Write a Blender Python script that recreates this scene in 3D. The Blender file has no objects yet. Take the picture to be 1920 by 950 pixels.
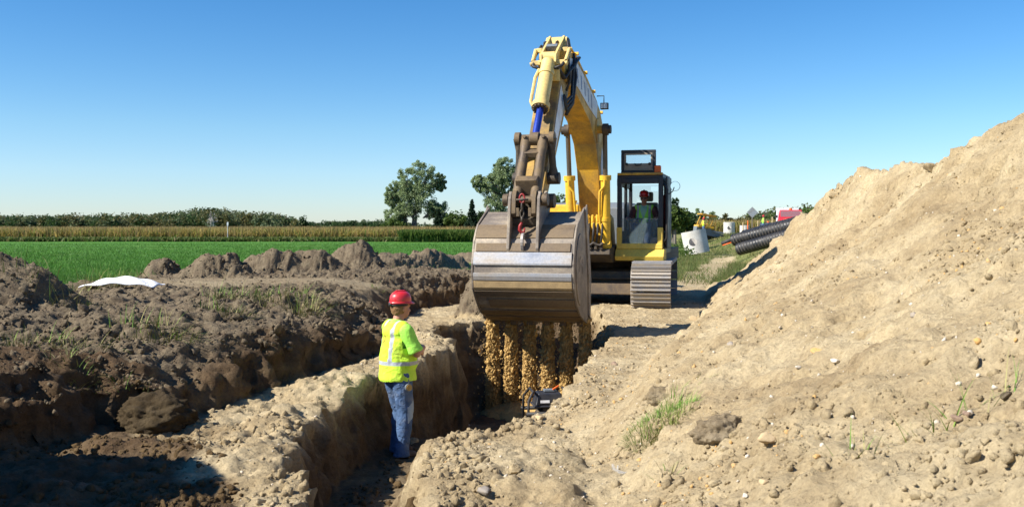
import bpy, bmesh, math, random
import numpy as np
from mathutils import Vector, Matrix, Euler
R = math.radians
sc = bpy.context.scene
COL = sc.collection
# ------------------------------------------------------------ camera, world, sun, exposure
cd = bpy.data.cameras.new('camera'); cam = bpy.data.objects.new('camera', cd); COL.objects.link(cam)
cam.location = (0, 0, 1.7); cam.rotation_euler = (R(90 - 1.29), 0, 0)
cd.sensor_width = 36; cd.lens = 35; cd.clip_start = 0.1; cd.clip_end = 6000
cd.dof.use_dof = True; cd.dof.focus_distance = 11.5; cd.dof.aperture_fstop = 5.6
sc.camera = cam
SUN_EL = R(40); SUN_TR = (0.933, 0.36)              # horizontal direction the light travels
to_sun = Vector((-SUN_TR[0] * math.cos(SUN_EL), -SUN_TR[1] * math.cos(SUN_EL), math.sin(SUN_EL))).normalized()
w = bpy.data.worlds.new('World'); sc.world = w; w.use_nodes = True
nt = w.node_tree; bg = nt.nodes['Background']
sky = nt.nodes.new('ShaderNodeTexSky'); sky.sky_type = 'NISHITA'; sky.sun_disc = False
sky.sun_elevation = SUN_EL; sky.sun_rotation = math.atan2(to_sun.x, to_sun.y)
sky.altitude = 0; sky.air_density = 1.0; sky.dust_density = 0.15; sky.ozone_density = 3.5
hs_ = nt.nodes.new('ShaderNodeHueSaturation'); hs_.inputs['Saturation'].default_value = 1.32; nt.links.new(sky.outputs[0], hs_.inputs['Color'])
tg = nt.nodes.new('ShaderNodeTexCoord'); sx = nt.nodes.new('ShaderNodeSeparateXYZ'); nt.links.new(tg.outputs['Generated'], sx.inputs[0])
rp = nt.nodes.new('ShaderNodeValToRGB'); nt.links.new(sx.outputs[2], rp.inputs[0]); e_ = rp.color_ramp.elements
e_[0].position = 0; e_[0].color = (.80, .90, 1.22, 1); e_[1].position = .30; e_[1].color = (.70, .86, .98, 1); q_ = e_.new(.10); q_.color = (.88, .97, 1.08, 1)
mx = nt.nodes.new('ShaderNodeMix'); mx.data_type = 'RGBA'; mx.blend_type = 'MULTIPLY'; mx.inputs[0].default_value = 1
nt.links.new(hs_.outputs[0], mx.inputs[6]); nt.links.new(rp.outputs[0], mx.inputs[7]); nt.links.new(mx.outputs[2], bg.inputs[0]); bg.inputs[1].default_value = 0.08
sl = bpy.data.lights.new('sun', 'SUN'); sl.energy = 5.0; sl.angle = R(0.5); sl.color = (1.0, 0.94, 0.84)
so = bpy.data.objects.new('sun', sl); COL.objects.link(so); so.rotation_euler = (-to_sun).to_track_quat('-Z', 'Y').to_euler()
sc.view_settings.view_transform = 'Standard'; sc.view_settings.look = 'None'
sc.view_settings.exposure = 0.88; sc.view_settings.gamma = 1.0
sc.cycles.max_bounces = 6; sc.cycles.diffuse_bounces = 3; sc.cycles.transparent_max_bounces = 8
rnd = random.Random(7); rng = np.random.default_rng(11)

# ------------------------------------------------------------ helpers
def tag(o, label=None, cat=None, group=None, kind=None):
    if label: o['label'] = label
    if cat: o['category'] = cat
    if group: o['group'] = group
    if kind: o['kind'] = kind
    return o
def empty(name, loc=(0, 0, 0), rz=0, label=None, cat=None, group=None):
    o = bpy.data.objects.new(name, None); COL.objects.link(o); o.location = loc; o.rotation_euler = (0, 0, rz)
    return tag(o, label, cat, group)
def np_mesh(name, V, F, mats=(), parent=None, smooth=False, mi=None):
    """V (n,3) array, F (m,3) or (m,4) array"""
    me = bpy.data.meshes.new(name); V = np.asarray(V, np.float32); F = np.asarray(F, np.int32)
    k = F.shape[1]
    me.vertices.add(len(V)); me.vertices.foreach_set('co', V.ravel())
    me.loops.add(F.size); me.loops.foreach_set('vertex_index', F.ravel())
    me.polygons.add(len(F)); me.polygons.foreach_set('loop_start', np.arange(0, F.size, k, dtype=np.int32))
    if mi is not None: me.polygons.foreach_set('material_index', np.asarray(mi, np.int32))
    for m in mats: me.materials.append(m)
    me.update(calc_edges=True)
    if smooth: me.polygons.foreach_set('use_smooth', np.ones(len(F), bool))
    o = bpy.data.objects.new(name, me); COL.objects.link(o)
    if parent: o.parent = parent
    return o
class MB:
    """collects shapes, links them as one mesh object"""
    def __init__(s): s.v = []; s.f = []; s.m = []
    def add(s, vs, fs, mi=0):
        b = len(s.v); s.v += [tuple(v) for v in vs]; s.f += [tuple(i + b for i in f) for f in fs]; s.m += [mi] * len(fs); return s
    def box(s, c, d, rot=None, mi=0, taper=1.0):
        x, y, z = d[0] / 2, d[1] / 2, d[2] / 2
        vs = [Vector((i * x * (taper if k > 0 else 1), j * y * (taper if k > 0 else 1), k * z)) for k in (-1, 1) for j in (-1, 1) for i in (-1, 1)]
        if rot is not None: vs = [(rot if isinstance(rot, Matrix) else Euler(rot).to_matrix()) @ v for v in vs]
        c = Vector(c)
        return s.add([v + c for v in vs], [(0, 2, 3, 1), (4, 5, 7, 6), (0, 1, 5, 4), (2, 6, 7, 3), (0, 4, 6, 2), (1, 3, 7, 5)], mi)
    def cyl(s, p0, p1, r0, r1=None, n=20, mi=0, cap=True):
        r1 = r0 if r1 is None else r1
        p0, p1 = Vector(p0), Vector(p1); d = (p1 - p0).normalized()
        a = d.orthogonal().normalized(); b = d.cross(a)
        vs = []
        for p, r in ((p0, r0), (p1, r1)):
            for i in range(n):
                t = 2 * math.pi * i / n; vs.append(p + a * (r * math.cos(t)) + b * (r * math.sin(t)))
        fs = [(i, (i + 1) % n, n + (i + 1) % n, n + i) for i in range(n)]
        if cap: fs += [tuple(range(n - 1, -1, -1)), tuple(range(n, 2 * n))]
        return s.add(vs, fs, mi)
    def tube(s, pts, r, n=8, mi=0, closed=False):
        pts = [Vector(p) for p in pts]; rs = r if isinstance(r, (list, tuple)) else [r] * len(pts)
        vs = []; N = len(pts); a = None
        for i, p in enumerate(pts):
            d = (pts[min(i + 1, N - 1)] - pts[max(i - 1, 0)])
            if closed: d = pts[(i + 1) % N] - pts[i - 1]
            d.normalize()
            a = d.orthogonal().normalized() if a is None else (a - d * a.dot(d)).normalized()
            b = d.cross(a)
            for k in range(n):
                t = 2 * math.pi * k / n; vs.append(p + a * (rs[i] * math.cos(t)) + b * (rs[i] * math.sin(t)))
        fs = []
        for i in range(N if closed else N - 1):
            j = (i + 1) % N
            fs += [(i * n + k, i * n + (k + 1) % n, j * n + (k + 1) % n, j * n + k) for k in range(n)]
        if not closed: fs += [tuple(range(n - 1, -1, -1)), tuple((N - 1) * n + k for k in range(n))]
        return s.add(vs, fs, mi)
    def prism(s, poly, y0, y1, mi=0):
        """poly in (x,z), extruded along y"""
        n = len(poly)
        ar = sum(poly[i][0] * poly[(i + 1) % n][1] - poly[(i + 1) % n][0] * poly[i][1] for i in range(n))
        if ar < 0: poly = poly[::-1]
        vs = [(p[0], y0, p[1]) for p in poly] + [(p[0], y1, p[1]) for p in poly]
        fs = [tuple(range(n)), tuple(range(2 * n - 1, n - 1, -1))] + [(i, n + i, n + (i + 1) % n, (i + 1) % n) for i in range(n)]
        return s.add(vs, fs, mi)
    def ell(s, c, r, n=12, m=8, rot=None, mi=0):
        c = Vector(c); vs = []
        rm = Euler(rot).to_matrix() if rot is not None else Matrix.Identity(3)
        rr = (r, r, r) if not isinstance(r, (tuple, list)) else r
        for j in range(1, m):
            ph = math.pi * j / m
            for i in range(n):
                t = 2 * math.pi * i / n
                vs.append(c + rm @ Vector((rr[0] * math.sin(ph) * math.cos(t), rr[1] * math.sin(ph) * math.sin(t), rr[2] * math.cos(ph))))
        top = len(vs); vs.append(c + rm @ Vector((0, 0, rr[2]))); vs.append(c + rm @ Vector((0, 0, -rr[2])))
        fs = []
        for j in range(m - 2):
            fs += [(j * n + i, (j + 1) * n + i, (j + 1) * n + (i + 1) % n, j * n + (i + 1) % n) for i in range(n)]
        fs += [(top, i, (i + 1) % n) for i in range(n)] + [(top + 1, (m - 2) * n + (i + 1) % n, (m - 2) * n + i) for i in range(n)]
        return s.add(vs, fs, mi)
    def cap(s, p0, p1, r0, r1):
        """capsule for remeshing"""
        s.cyl(p0, p1, r0, r1, 14); s.ell(p0, r0, 14, 8); s.ell(p1, r1, 14, 8); return s
    def build(s, name, mats, parent=None, bevel=0, smooth=False, auto=None, seg=2):
        me = bpy.data.meshes.new(name); me.from_pydata(s.v, [], s.f)
        for m in (mats if isinstance(mats, (list, tuple)) else [mats]): me.materials.append(m)
        me.polygons.foreach_set('material_index', s.m)
        bm = bmesh.new(); bm.from_mesh(me); bmesh.ops.recalc_face_normals(bm, faces=bm.faces); bm.to_mesh(me); bm.free()
        if smooth or auto: me.polygons.foreach_set('use_smooth', [True] * len(s.f))
        if auto: me.set_sharp_from_angle(angle=R(auto))
        o = bpy.data.objects.new(name, me); COL.objects.link(o)
        if parent: o.parent = parent
        if bevel:
            b = o.modifiers.new('bevel', 'BEVEL'); b.width = bevel; b.segments = seg; b.limit_method = 'ANGLE'; b.angle_limit = R(35)
        return o
def remesh(mb, name, mats, voxel, parent=None, smooth_it=6, disp=None, paint=None, cut=None):
    """fuse overlapping closed shapes into one continuous surface"""
    t = mb.build('tmp', [])
    m = t.modifiers.new('r', 'REMESH'); m.mode = 'VOXEL'; m.voxel_size = voxel
    m = t.modifiers.new('s', 'SMOOTH'); m.factor = 0.5; m.iterations = smooth_it
    dg = bpy.context.evaluated_depsgraph_get(); me = bpy.data.meshes.new_from_object(t.evaluated_get(dg)); me.name = name
    bpy.data.objects.remove(t)
    for mm in (mats if isinstance(mats, (list, tuple)) else [mats]): me.materials.append(mm)
    n = len(me.vertices); V = np.empty(n * 3, np.float32); me.vertices.foreach_get('co', V); V = V.reshape(-1, 3)
    if disp is not None:
        N = np.empty(n * 3, np.float32); me.vertices.foreach_get('normal', N); N = N.reshape(-1, 3)
        V = disp(V, N).astype(np.float32); me.vertices.foreach_set('co', V.ravel())
    if paint is not None:
        me.polygons.foreach_set('material_index', [paint(p.center) for p in me.polygons])
    me.polygons.foreach_set('use_smooth', [True] * len(me.polygons)); me.update()
    if cut is not None:
        bm = bmesh.new(); bm.from_mesh(me)
        bmesh.ops.delete(bm, geom=[f for f in bm.faces if cut(f.calc_center_median())], context='FACES'); bm.to_mesh(me); bm.free()
    o = bpy.data.objects.new(name, me); COL.objects.link(o)
    if parent: o.parent = parent
    return o
# ---- noise
def _h(ix, iy, iz, s):
    h = (ix.astype(np.uint32) * np.uint32(374761393)) ^ (iy.astype(np.uint32) * np.uint32(668265263)) ^ (iz.astype(np.uint32) * np.uint32(2147483647 - 9176)) ^ np.uint32((s * 974711) & 0xffffffff)
    h = (h ^ (h >> np.uint32(13))) * np.uint32(1274126177); h = h ^ (h >> np.uint32(16)); h = h * np.uint32(2246822519); h ^= h >> np.uint32(15)
    return h.astype(np.float32) * np.float32(2.0 / 4294967295.0) - 1
def vn(x, y, z=None, s=0):
    x = np.asarray(x, np.float32); y = np.asarray(y, np.float32)
    fx = np.floor(x); fy = np.floor(y); ix = fx.astype(np.int64); iy = fy.astype(np.int64)
    tx = x - fx; ty = y - fy; tx = tx * tx * (3 - 2 * tx); ty = ty * ty * (3 - 2 * ty)
    def sl_(iz):
        a = _h(ix, iy, iz, s); b = _h(ix + 1, iy, iz, s); c = _h(ix, iy + 1, iz, s); d = _h(ix + 1, iy + 1, iz, s)
        return (a + (b - a) * tx) * (1 - ty) + (c + (d - c) * tx) * ty
    if z is None: return sl_(np.zeros_like(ix))
    z = np.asarray(z, np.float32); fz = np.floor(z); iz = fz.astype(np.int64); tz = z - fz; tz = tz * tz * (3 - 2 * tz)
    return sl_(iz) * (1 - tz) + sl_(iz + 1) * tz
def fbm(x, y, z=None, o=4, s=0, g=0.5):
    t = 0; a = 1.0; n = 0; f = 1.0
    for i in range(o):
        t = t + a * vn(x * f, y * f, None if z is None else z * f, s + i * 17); n += a; a *= g; f *= 2.03
    return t / n
def ss(a, b, x):
    t = np.clip((x - a) / (b - a), 0, 1); return t * t * (3 - 2 * t)
# ---- materials
def newmat(name):
    m = bpy.data.materials.new(name); m.use_nodes = True; return m, m.node_tree, m.node_tree.nodes['Principled BSDF']
def N(nt, t, **k):
    n = nt.nodes.new(t)
    for a, b in k.items(): setattr(n, a, b)
    return n
def noise_node(nt, scale, det=4, co='Object', rough=0.55, dist=0.0, sc3=None):
    tc = N(nt, 'ShaderNodeTexCoord'); n = N(nt, 'ShaderNodeTexNoise'); n.inputs['Scale'].default_value = scale
    n.inputs['Detail'].default_value = det; n.inputs['Roughness'].default_value = rough; n.inputs['Distortion'].default_value = dist
    if sc3:
        mp = N(nt, 'ShaderNodeMapping'); mp.inputs['Scale'].default_value = sc3; nt.links.new(tc.outputs[co], mp.inputs[0]); nt.links.new(mp.outputs[0], n.inputs['Vector'])
    else: nt.links.new(tc.outputs[co], n.inputs['Vector'])
    return n
def ramp(nt, fac, stops):
    r = N(nt, 'ShaderNodeValToRGB'); e = r.color_ramp.elements
    while len(e) < len(stops): e.new(0.5)
    for i, (p, c) in enumerate(stops):
        e[i].position = p; e[i].color = (*c, 1) if len(c) == 3 else c
    nt.links.new(fac, r.inputs[0]); return r
def mixc(nt, fac, a, b, mode='MIX'):
    m = N(nt, 'ShaderNodeMix', data_type='RGBA', blend_type=mode)
    for s_, v in ((m.inputs[0], fac), (m.inputs[6], a), (m.inputs[7], b)):
        if hasattr(v, 'links'): nt.links.new(v, s_)
        elif isinstance(v, (int, float)): s_.default_value = v
        else: s_.default_value = (*v, 1)
    return m.outputs[2]
def bump(nt, b, h, strength, dist, prev=None):
    n = N(nt, 'ShaderNodeBump'); n.inputs['Strength'].default_value = strength; n.inputs['Distance'].default_value = dist
    nt.links.new(h, n.inputs['Height'])
    if prev: nt.links.new(prev, n.inputs['Normal'])
    nt.links.new(n.outputs[0], b.inputs['Normal']); return n.outputs[0]
def paint_mat(name, base, dirt=(0.2, 0.14, 0.08), amt=0.5, scale=3, rough=0.45, metal=0, bmp=0.15, chip=None, spec=0.5, sc3=None, thr=0.52, coat=0):
    m, nt, b = newmat(name)
    n1 = noise_node(nt, scale, 6, rough=0.65, sc3=sc3); n2 = noise_node(nt, scale * 9, 5, rough=0.7)
    r = ramp(nt, n1.outputs[0], [(thr - 0.12, (0, 0, 0)), (thr + 0.16, (amt, amt, amt))])
    c = mixc(nt, r.outputs[0], base, dirt)
    r2 = ramp(nt, n2.outputs[0], [(0.3, (0.78, 0.78, 0.78)), (0.7, (1.08, 1.08, 1.08))])
    c = mixc(nt, 1.0, c, r2.outputs[0], 'MULTIPLY')
    if chip:
        n3 = noise_node(nt, scale * 5, 8, rough=0.75, dist=0.4); r3 = ramp(nt, n3.outputs[0], [(0.62, (0, 0, 0)), (0.66, (1, 1, 1))])
        c = mixc(nt, r3.outputs[0], c, chip)
    nt.links.new(c, b.inputs['Base Color'])
    rr = ramp(nt, n1.outputs[0], [(0.35, (rough,) * 3), (0.7, (min(1, rough + 0.35),) * 3)]); nt.links.new(rr.outputs[0], b.inputs['Roughness'])
    b.inputs['Metallic'].default_value = metal; b.inputs['Specular IOR Level'].default_value = spec; b.inputs['Coat Weight'].default_value = coat
    if bmp: bump(nt, b, n2.outputs[0], bmp, 0.01)
    return m
# ------------------------------------------------------------ terrain
def polyx(pts, y):
    p = np.array(pts, float); return np.interp(y, p[:, 1], p[:, 0])
FOOT = [(-4.0, 0), (-3.9, 5), (-4.15, 8.0), (-3.72, 8.9), (-3.85, 9.25), (-3.28, 9.6), (-2.92, 10.6), (-2.44, 11.7), (-1.95, 12.9), (-1.55, 14.6), (-1.9, 16.2), (-2.2, 18.5), (-2.0, 21.5), (0.0, 26), (4, 42), (8, 60)]
LEDGE = [(-1.5, 0), (-1.5, 5.5), (-1.38, 6.5), (-1.62, 7.5), (-1.82, 8.3), (-1.93, 9.0), (-1.8, 10.0), (-1.72, 11.06), (-1.25, 12.5), (-0.78, 14.2), (-1.0, 15), (-1.35, 16), (-1.3, 17.3), (-0.55, 18.4), (-0.2, 20)]
REDGE = [(-0.3, 0), (-0.42, 5.5), (-0.56, 6.6), (-0.74, 7.8), (-0.72, 8.6), (-0.42, 9.3), (0.2, 9.65), (0.5, 10.3), (0.72, 11.3), (0.9, 12.6), (1.3, 14.8), (1.6, 16), (1.75, 17.5), (1.85, 20)]
MFOOT = [(0.2, 0), (0.4, 5), (0.6, 8), (1.0, 10), (1.5, 12), (2.2, 14), (2.75, 16), (3.3, 18), (4.0, 20.5), (4.6, 24), (5.5, 28), (6.2, 32)]
MCRX = [(5.0, 0), (5.1, 8), (5.14, 10), (5.05, 12), (5.15, 14), (5.4, 17), (5.8, 20), (6.1, 24), (6.5, 28), (7, 32)]
MCRZ = [(2.95, 0), (2.95, 8), (2.80, 10), (2.55, 12), (2.48, 14), (2.25, 17), (1.8, 20), (1.15, 24), (0.5, 28), (0.0, 31), (0, 40)]
def bl(x, y, cx, cy, rx, ry, rot, h, p=1.6):
    c, s = math.cos(rot), math.sin(rot); dx = x - cx; dy = y - cy
    u = (dx * c + dy * s) / rx; v = (-dx * s + dy * c) / ry
    r = np.sqrt(u * u + v * v); return h * (1 - ss(0.25, 1.0, r))
def height(x, y):
    near = ss(60, 35, y)
    wx = x + (fbm(x * 1.3, y * 1.3, o=4, s=5) * 0.22 + fbm(x * 6, y * 6, o=3, s=9) * 0.045) * ss(45, 20, y)
    wy = y + fbm(x * 1.3 + 40, y * 1.3, o=4, s=6) * 0.2 * near
    z = np.zeros_like(x)
    # field left, rough ground right
    d = polyx(FOOT, wy) - wx                                # >0 inside the bank
    dc = d * 0.93
    rg = .5 + .5 * fbm(x * .9, y * .9, o=3, s=301)
    bank = 0.30 * ss(0.0, 0.20, dc) + 0.30 * ss(0.05, 0.28 + .8 * rg, dc) + 0.16 * ss(0.3, 1.5, dc) + .16 * (fbm(x * 1.0, y * 1.0, o=3, s=302)) * ss(.1, .6, dc) * ss(19, 17, y) * ss(0,1.5,5-0*y)
    bank += 0.25 * ss(9, 5, y) * ss(0.1, 0.9, dc)
    fld = ss(0, 3.5, (-x - 1.0) - 0.28 * (y - 12) * 0 - 6.2 + 0.0 * y)   # far left slope down to field
    back = ss(0, 2.5, y - (24 + 0.35 * (x + 6)) )           # behind mounds the field is lower
    lowf = np.maximum(fld, back)
    plateau = bank * (1 - lowf) + 0.22 * lowf * ss(0.0, 0.6, dc)
    z = z + plateau
    isbank = ss(-0.05, 0.1, dc) * (1 - lowf)
    # trench
    a = wx - polyx(LEDGE, wy); b = polyx(REDGE, wy) - wx
    D = 0.80 + 0.68 * ss(11.8, 13.6, y)
    wl = 0.2 + 1.6 * ss(16.5, 18.5, y); wr = 0.42 + 0.6 * ss(14, 18.5, y)
    e = 21.0 - wy
    t = np.minimum(np.minimum(a / wl, b / wr), e / 2.4)
    tr = np.clip(t, 0, 1); tr = 1 - (1 - tr) ** 1.5
    z = z - D * tr
    intr = ss(-0.1, 0.6, t)
    z = z - 0.05 * ss(8.5, 5.0, y) * ss(0.3, -0.4, a) * (1 - isbank)
    z = z + 0.08 * ss(0.5, 0.0, np.abs(a + 0.25)) * (1 - isbank) * ss(7, 9, y)
    # foreground lump right of the trench
    lump = ss(.9, .2, np.abs(x - .1)) * ss(10.5, 9.6, y)
    z = z + ((-.15) * ss(.95, .45, x) * ss(11.5, 10.2, y) * ss(6.5, 9, y) + bl(x, y, -0.1, 6.8, .9, 1.5, 0, 0.10)) * (1 - intr)
    z = z + lump * (1 - intr) * (.11 * fbm(x * 3.1, y * 3.1, o=5, s=201, g=.68))
    # slab of ground under the machine
    z = z + 0.10 * ss(18.5, 20.5, y) * ss(-1.2, 0, x) * ss(8, 5, x) * ss(60, 40, y)
    # spoil mound
    f = polyx(MFOOT, wy); cx = polyx(MCRX, y); cz = polyx(MCRZ, y)
    cz = cz * (1 + 0.05 * fbm(y * 0.9, x * 0 + 3, o=3, s=31)) + 0.10 * vn(y * 0.62, x * 0 + 9.1, s=33) * ss(30, 22, y)
    tt = (x - f) / np.maximum(cx - f, 0.3)
    up = np.clip(tt, 0, 1); prof = up * (1 - 0.16 * np.sin(up * 3.1416)) * ss(-.25, .22, tt) ; prof = np.where(tt > 1, np.clip(1 - (tt - 1) * 0.9, 0, 1), prof)
    sm = 0.09 * np.exp(-((tt - 0.0) / 0.1) ** 2)
    mound = cz * prof
    z = z + mound
    ism = ss(0.0, 0.12, tt) * ss(31, 26, y) * ss(2.1, 1.9, tt)
    z = z + ism * (0.15 * fbm(x * 0.9, y * 0.9, o=3, s=41) + 0.05 * fbm(x * 1.2 + .5 * y, y * 3.6, o=4, s=42, g=.6) + .035 * ss(.12, .3, vn(x * .8, y * 2.2, s=43)))
    # heaps along the back of the bank, and one added to cast shade
    hs = np.zeros_like(x)
    for (cx_, cy_, rx, ry, rot, hh) in HEAPS: hs = np.maximum(hs, bl(x, y, cx_, cy_, rx, ry, rot, hh))
    hn = hs * (1 + 0.30 * fbm(x * 1.1, y * 1.1, o=4, s=51))
    z = z + hn
    isb = np.maximum(isbank, ss(0.03, 0.12, hs))
    # lumps
    amp = 0.03 + 0.05 * isb + 0.03 * ss(.02, .2, hs) + 0.045 * ism + .075 * ss(.25, -.1, a) * ss(17, 15, y) * (1 - isb)
    lane = ss(1.9, 1.1, np.abs(y - (18.9 + 0.05 * x))) * isbank * ss(0.02, 0.0, hs) * ss(-8, -6, x) * ss(-1.0, -2.0, x)
    bil = np.abs(fbm(x * 2.2, y * 2.2, o=5, s=61, g=0.6)) * 2 - 0.35; soft = fbm(x * 2.6, y * 2.6, o=5, s=62, g=0.65) * 1.3
    z = z + near * amp * (bil * isb + soft * (1 - isb)) * (1 - 0.92 * lane)
    z = z + near * (0.012 + 0.02 * isb + 0.012 * intr) * fbm(x * 9, y * 9, o=3, s=71) * (1 - 0.8 * lane)
    # rough grass ground rising to the road on the right
    z = z + 1.0 * ss(11.2, 14.5, x) * ss(36, 44, y) * ss(62, 54, y) + 1.35 * ss(0, 8, x - 15) * ss(62, 76, y) * ss(260, 120, y)
    z = z + (1 - near) * 0.05 * fbm(x * 0.15, y * 0.15, o=3, s=81)
    return z, isb, ism, intr, lane, lowf, hs
HEAPS = [(-6.35, 12.6, 1.0, 0.9, 0.2, 0.50), (-7.6, 21.5, .6, .5, 0, 0.32), (-6.15, 20.8, .95, .6, 0.1, 0.46), (-5.5, 23.0, 1.3, .7, 0.15, 0.45), (-4.7, 23.3, 1.1, .7, 0, 0.42),
         (-4.1, 25.6, 1.1, 1.5, 0.2, 0.66), (-3.5, 28.6, 1.2, 2.6, -0.35, 0.76), (-2.8, 32.6, 1.3, 3.0, -0.3, 0.76), (-2.35, 38, 1.0, 1.6, 0, 0.5), (-2.0, 44, 1.3, 1.6, 0, 0.5),
         (-6.3, 8.2, 1.5, 2.6, 0, 0.25), (-0.5, 19.3, .75, .8, 0, 0.85), (-5.45, 5.7, 1.8, 2.5, 0, 1.75)]  # middle entry: heap added only to shade the pit end wall
def spaced(lo, a, b, hi, s, g1, g2):
    mid = list(np.arange(a, b, s)); out = [b]; st = s
    while out[-1] < hi: st = s + g2 * (out[-1] - b); out.append(out[-1] + st)
    l = [a]
    while l[-1] > lo: st = s + g1 * (a - l[-1]); l.append(l[-1] - st)
    return np.array(sorted(set(np.round(l[1:] + mid + out, 5))))
xs = spaced(-900, -6.0, 4.0, 900, 0.027, 0.014, 0.014); ys = spaced(-25, 3.4, 18.5, 2600, 0.029, 0.05, 0.0115)
GX, GY = np.meshgrid(xs, ys)
Z, ISB, ISM, INT, LANE, LOWF, HS = height(GX, GY)
P = np.stack([GX, GY, Z], -1)
gz, gx_ = np.gradient(Z, axis=0) / np.gradient(GY, axis=0), np.gradient(Z, axis=1) / np.gradient(GX, axis=1)
NN = np.stack([-gx_, -gz, np.ones_like(Z)], -1); NN /= np.linalg.norm(NN, axis=-1, keepdims=True)
steep = 1 - NN[..., 2]
nearm = ss(50, 25, GY)
d3 = fbm(GX * 4.5, GY * 4.5, Z * 3.0, o=4, s=91, g=0.55) - 0.6 * np.abs(fbm(GX * 3, GY * 3, Z * 5, o=4, s=191, g=0.6)); d4 = .5 - 1.6 * np.abs(fbm(GX * 9, GY * 9, Z * 9, o=3, s=95, g=.65)); d4 = np.where(ISB > .5, -d4, d4)
amt = nearm * (0.02 + 0.24 * np.clip(steep, 0, 0.6) + 0.03 * ISB)
amt = amt * (1 - .75 * ss(.05, .3, HS))
d5 = fbm(GX * 9, GY * 9, Z * 1.6, o=4, s=97, g=.6) + .5 * vn(GX * 1.5, GY * 1.5, Z * 14, s=98); d3 = d3 + .30 * d5 * ss(.15, .5, steep)
P = P + NN * (amt * d3 + nearm * (0.022 + 0.05 * np.clip(steep, 0, .6)) * d4)[..., None] * (1 - 0.8 * LANE)[..., None]
ny, nx = Z.shape
idx = np.arange(ny * nx).reshape(ny, nx)
F = np.stack([idx[:-1, :-1], idx[:-1, 1:], idx[1:, 1:], idx[1:, :-1]], -1).reshape(-1, 4)
def gz_at(x, y):
    i = np.clip(np.searchsorted(xs, x) - 1, 0, nx - 2); j = np.clip(np.searchsorted(ys, y) - 1, 0, ny - 2)
    tx = (x - xs[i]) / (xs[i + 1] - xs[i]); ty = (y - ys[j]) / (ys[j + 1] - ys[j]); q = P[..., 2]
    return (q[j, i] * (1 - tx) + q[j, i + 1] * tx) * (1 - ty) + (q[j + 1, i] * (1 - tx) + q[j + 1, i + 1] * tx) * ty
def gz1(x, y): return float(gz_at(np.array([x]), np.array([y]))[0])
def samp(A, x, y):
    i = np.clip(np.searchsorted(xs, x), 0, nx - 1); j = np.clip(np.searchsorted(ys, y), 0, ny - 1); return A[j, i]
# what lies where: r topsoil, g grass, b path/dry
Z0 = P[..., 2]
lay = Z0 + 0.05 * fbm(GX * 2, GY * 2, o=3, s=101)
top = ISB * ss(0.28, 0.40, lay + .22 * ss(-2.8, -3.6, GX) + .15 * ss(17, 15, GY) * ss(13, 15, GY))
top = np.maximum(top, np.maximum(LOWF * (GX < 3), 0) * 0)
tonly = np.maximum(top, ss(0.04, 0.12, HS) * (GX < 0))
fieldm = LOWF * ss(-0.3, 0.4, polyx(FOOT, GY) - GX) * ss(0.06, 0.02, HS + 0.02 * fbm(GX * 3, GY * 3, o=3, s=111))
rough = ss(27, 31, GY + 1.6 * fbm(GX * .5, GY * .5, o=3, s=121) + 0.55 * (GX - 6) * (GX < 9)) * ss(-0.3, 0.4, GX - polyx(FOOT, GY))
rough = np.maximum(rough, ss(2.2, 2.5, (GX - polyx(MFOOT, GY)) / np.maximum(polyx(MCRX, GY) - polyx(MFOOT, GY), .3)) * (GY < 40))
path = ss(0.9, 0.5, np.abs(GX - (4.7 + (GY - 27) * 0.245) + 0.3 * fbm(GY * .3, GX * 0, o=2, s=5))) * ss(75, 60, GY)
grass = np.clip(np.maximum(fieldm, rough * (1 - 0.9 * path) * (1 - ISM)), 0, 1)
dleft = polyx(FOOT, GY) - GX
shade_tone = np.maximum(ss(-.12, .02, dleft) * ss(.6, .2, dleft) * (GX < 3), ss(-0.15, 0.02, GX - polyx(LEDGE, GY)) * ss(.05, .35, -Z0 + .02) * ss(1.3, .5, GX - polyx(LEDGE, GY)))  # painted shade: soil darkened on the bank foot and ledge wall
shade_tone = np.maximum(shade_tone, ss(9.0, 8.2, GY + .5 * fbm(GX, GY, o=3, s=7)) * ss(-2.5, -3.1, GX + .4 * fbm(GX * 2, GY * 2, o=3, s=8)))
shade_tone = np.maximum(shade_tone, ss(-.9, -1.1, Z0) * .8)
bn = .35 * fbm(GX * 1.5, GY * 1.5, o=4, s=401); shade_tone = np.maximum(shade_tone, ss(.12, -.12, GX + 3.3 - (9.1 - GY) * .52 + bn) * (GY < 10))  # left floor darkened along the edge of the bank's shadow
shade_tone = np.maximum(shade_tone, ss(15.5, 16.5, GY) * ss(1.75, 1.5, GX + .15 * fbm(GX * 3, GY * 3, o=3, s=402)) * ss(.0, -.12, Z0) * (GY < 22))  # pit end wall darkened as shade behind the falling streams
ter = np_mesh('ground', P.reshape(-1, 3), F, smooth=True)
tag(ter, kind='structure')
colr = np.stack([tonly * (1 - .45 * LANE), grass, fieldm, np.ones_like(Z)], -1).reshape(-1, 4).astype(np.float32)
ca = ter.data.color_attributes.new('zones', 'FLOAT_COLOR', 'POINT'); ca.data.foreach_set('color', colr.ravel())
da = ter.data.attributes.new('shade_tone', 'FLOAT', 'POINT'); da.data.foreach_set('value', shade_tone.ravel().astype(np.float32))
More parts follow.
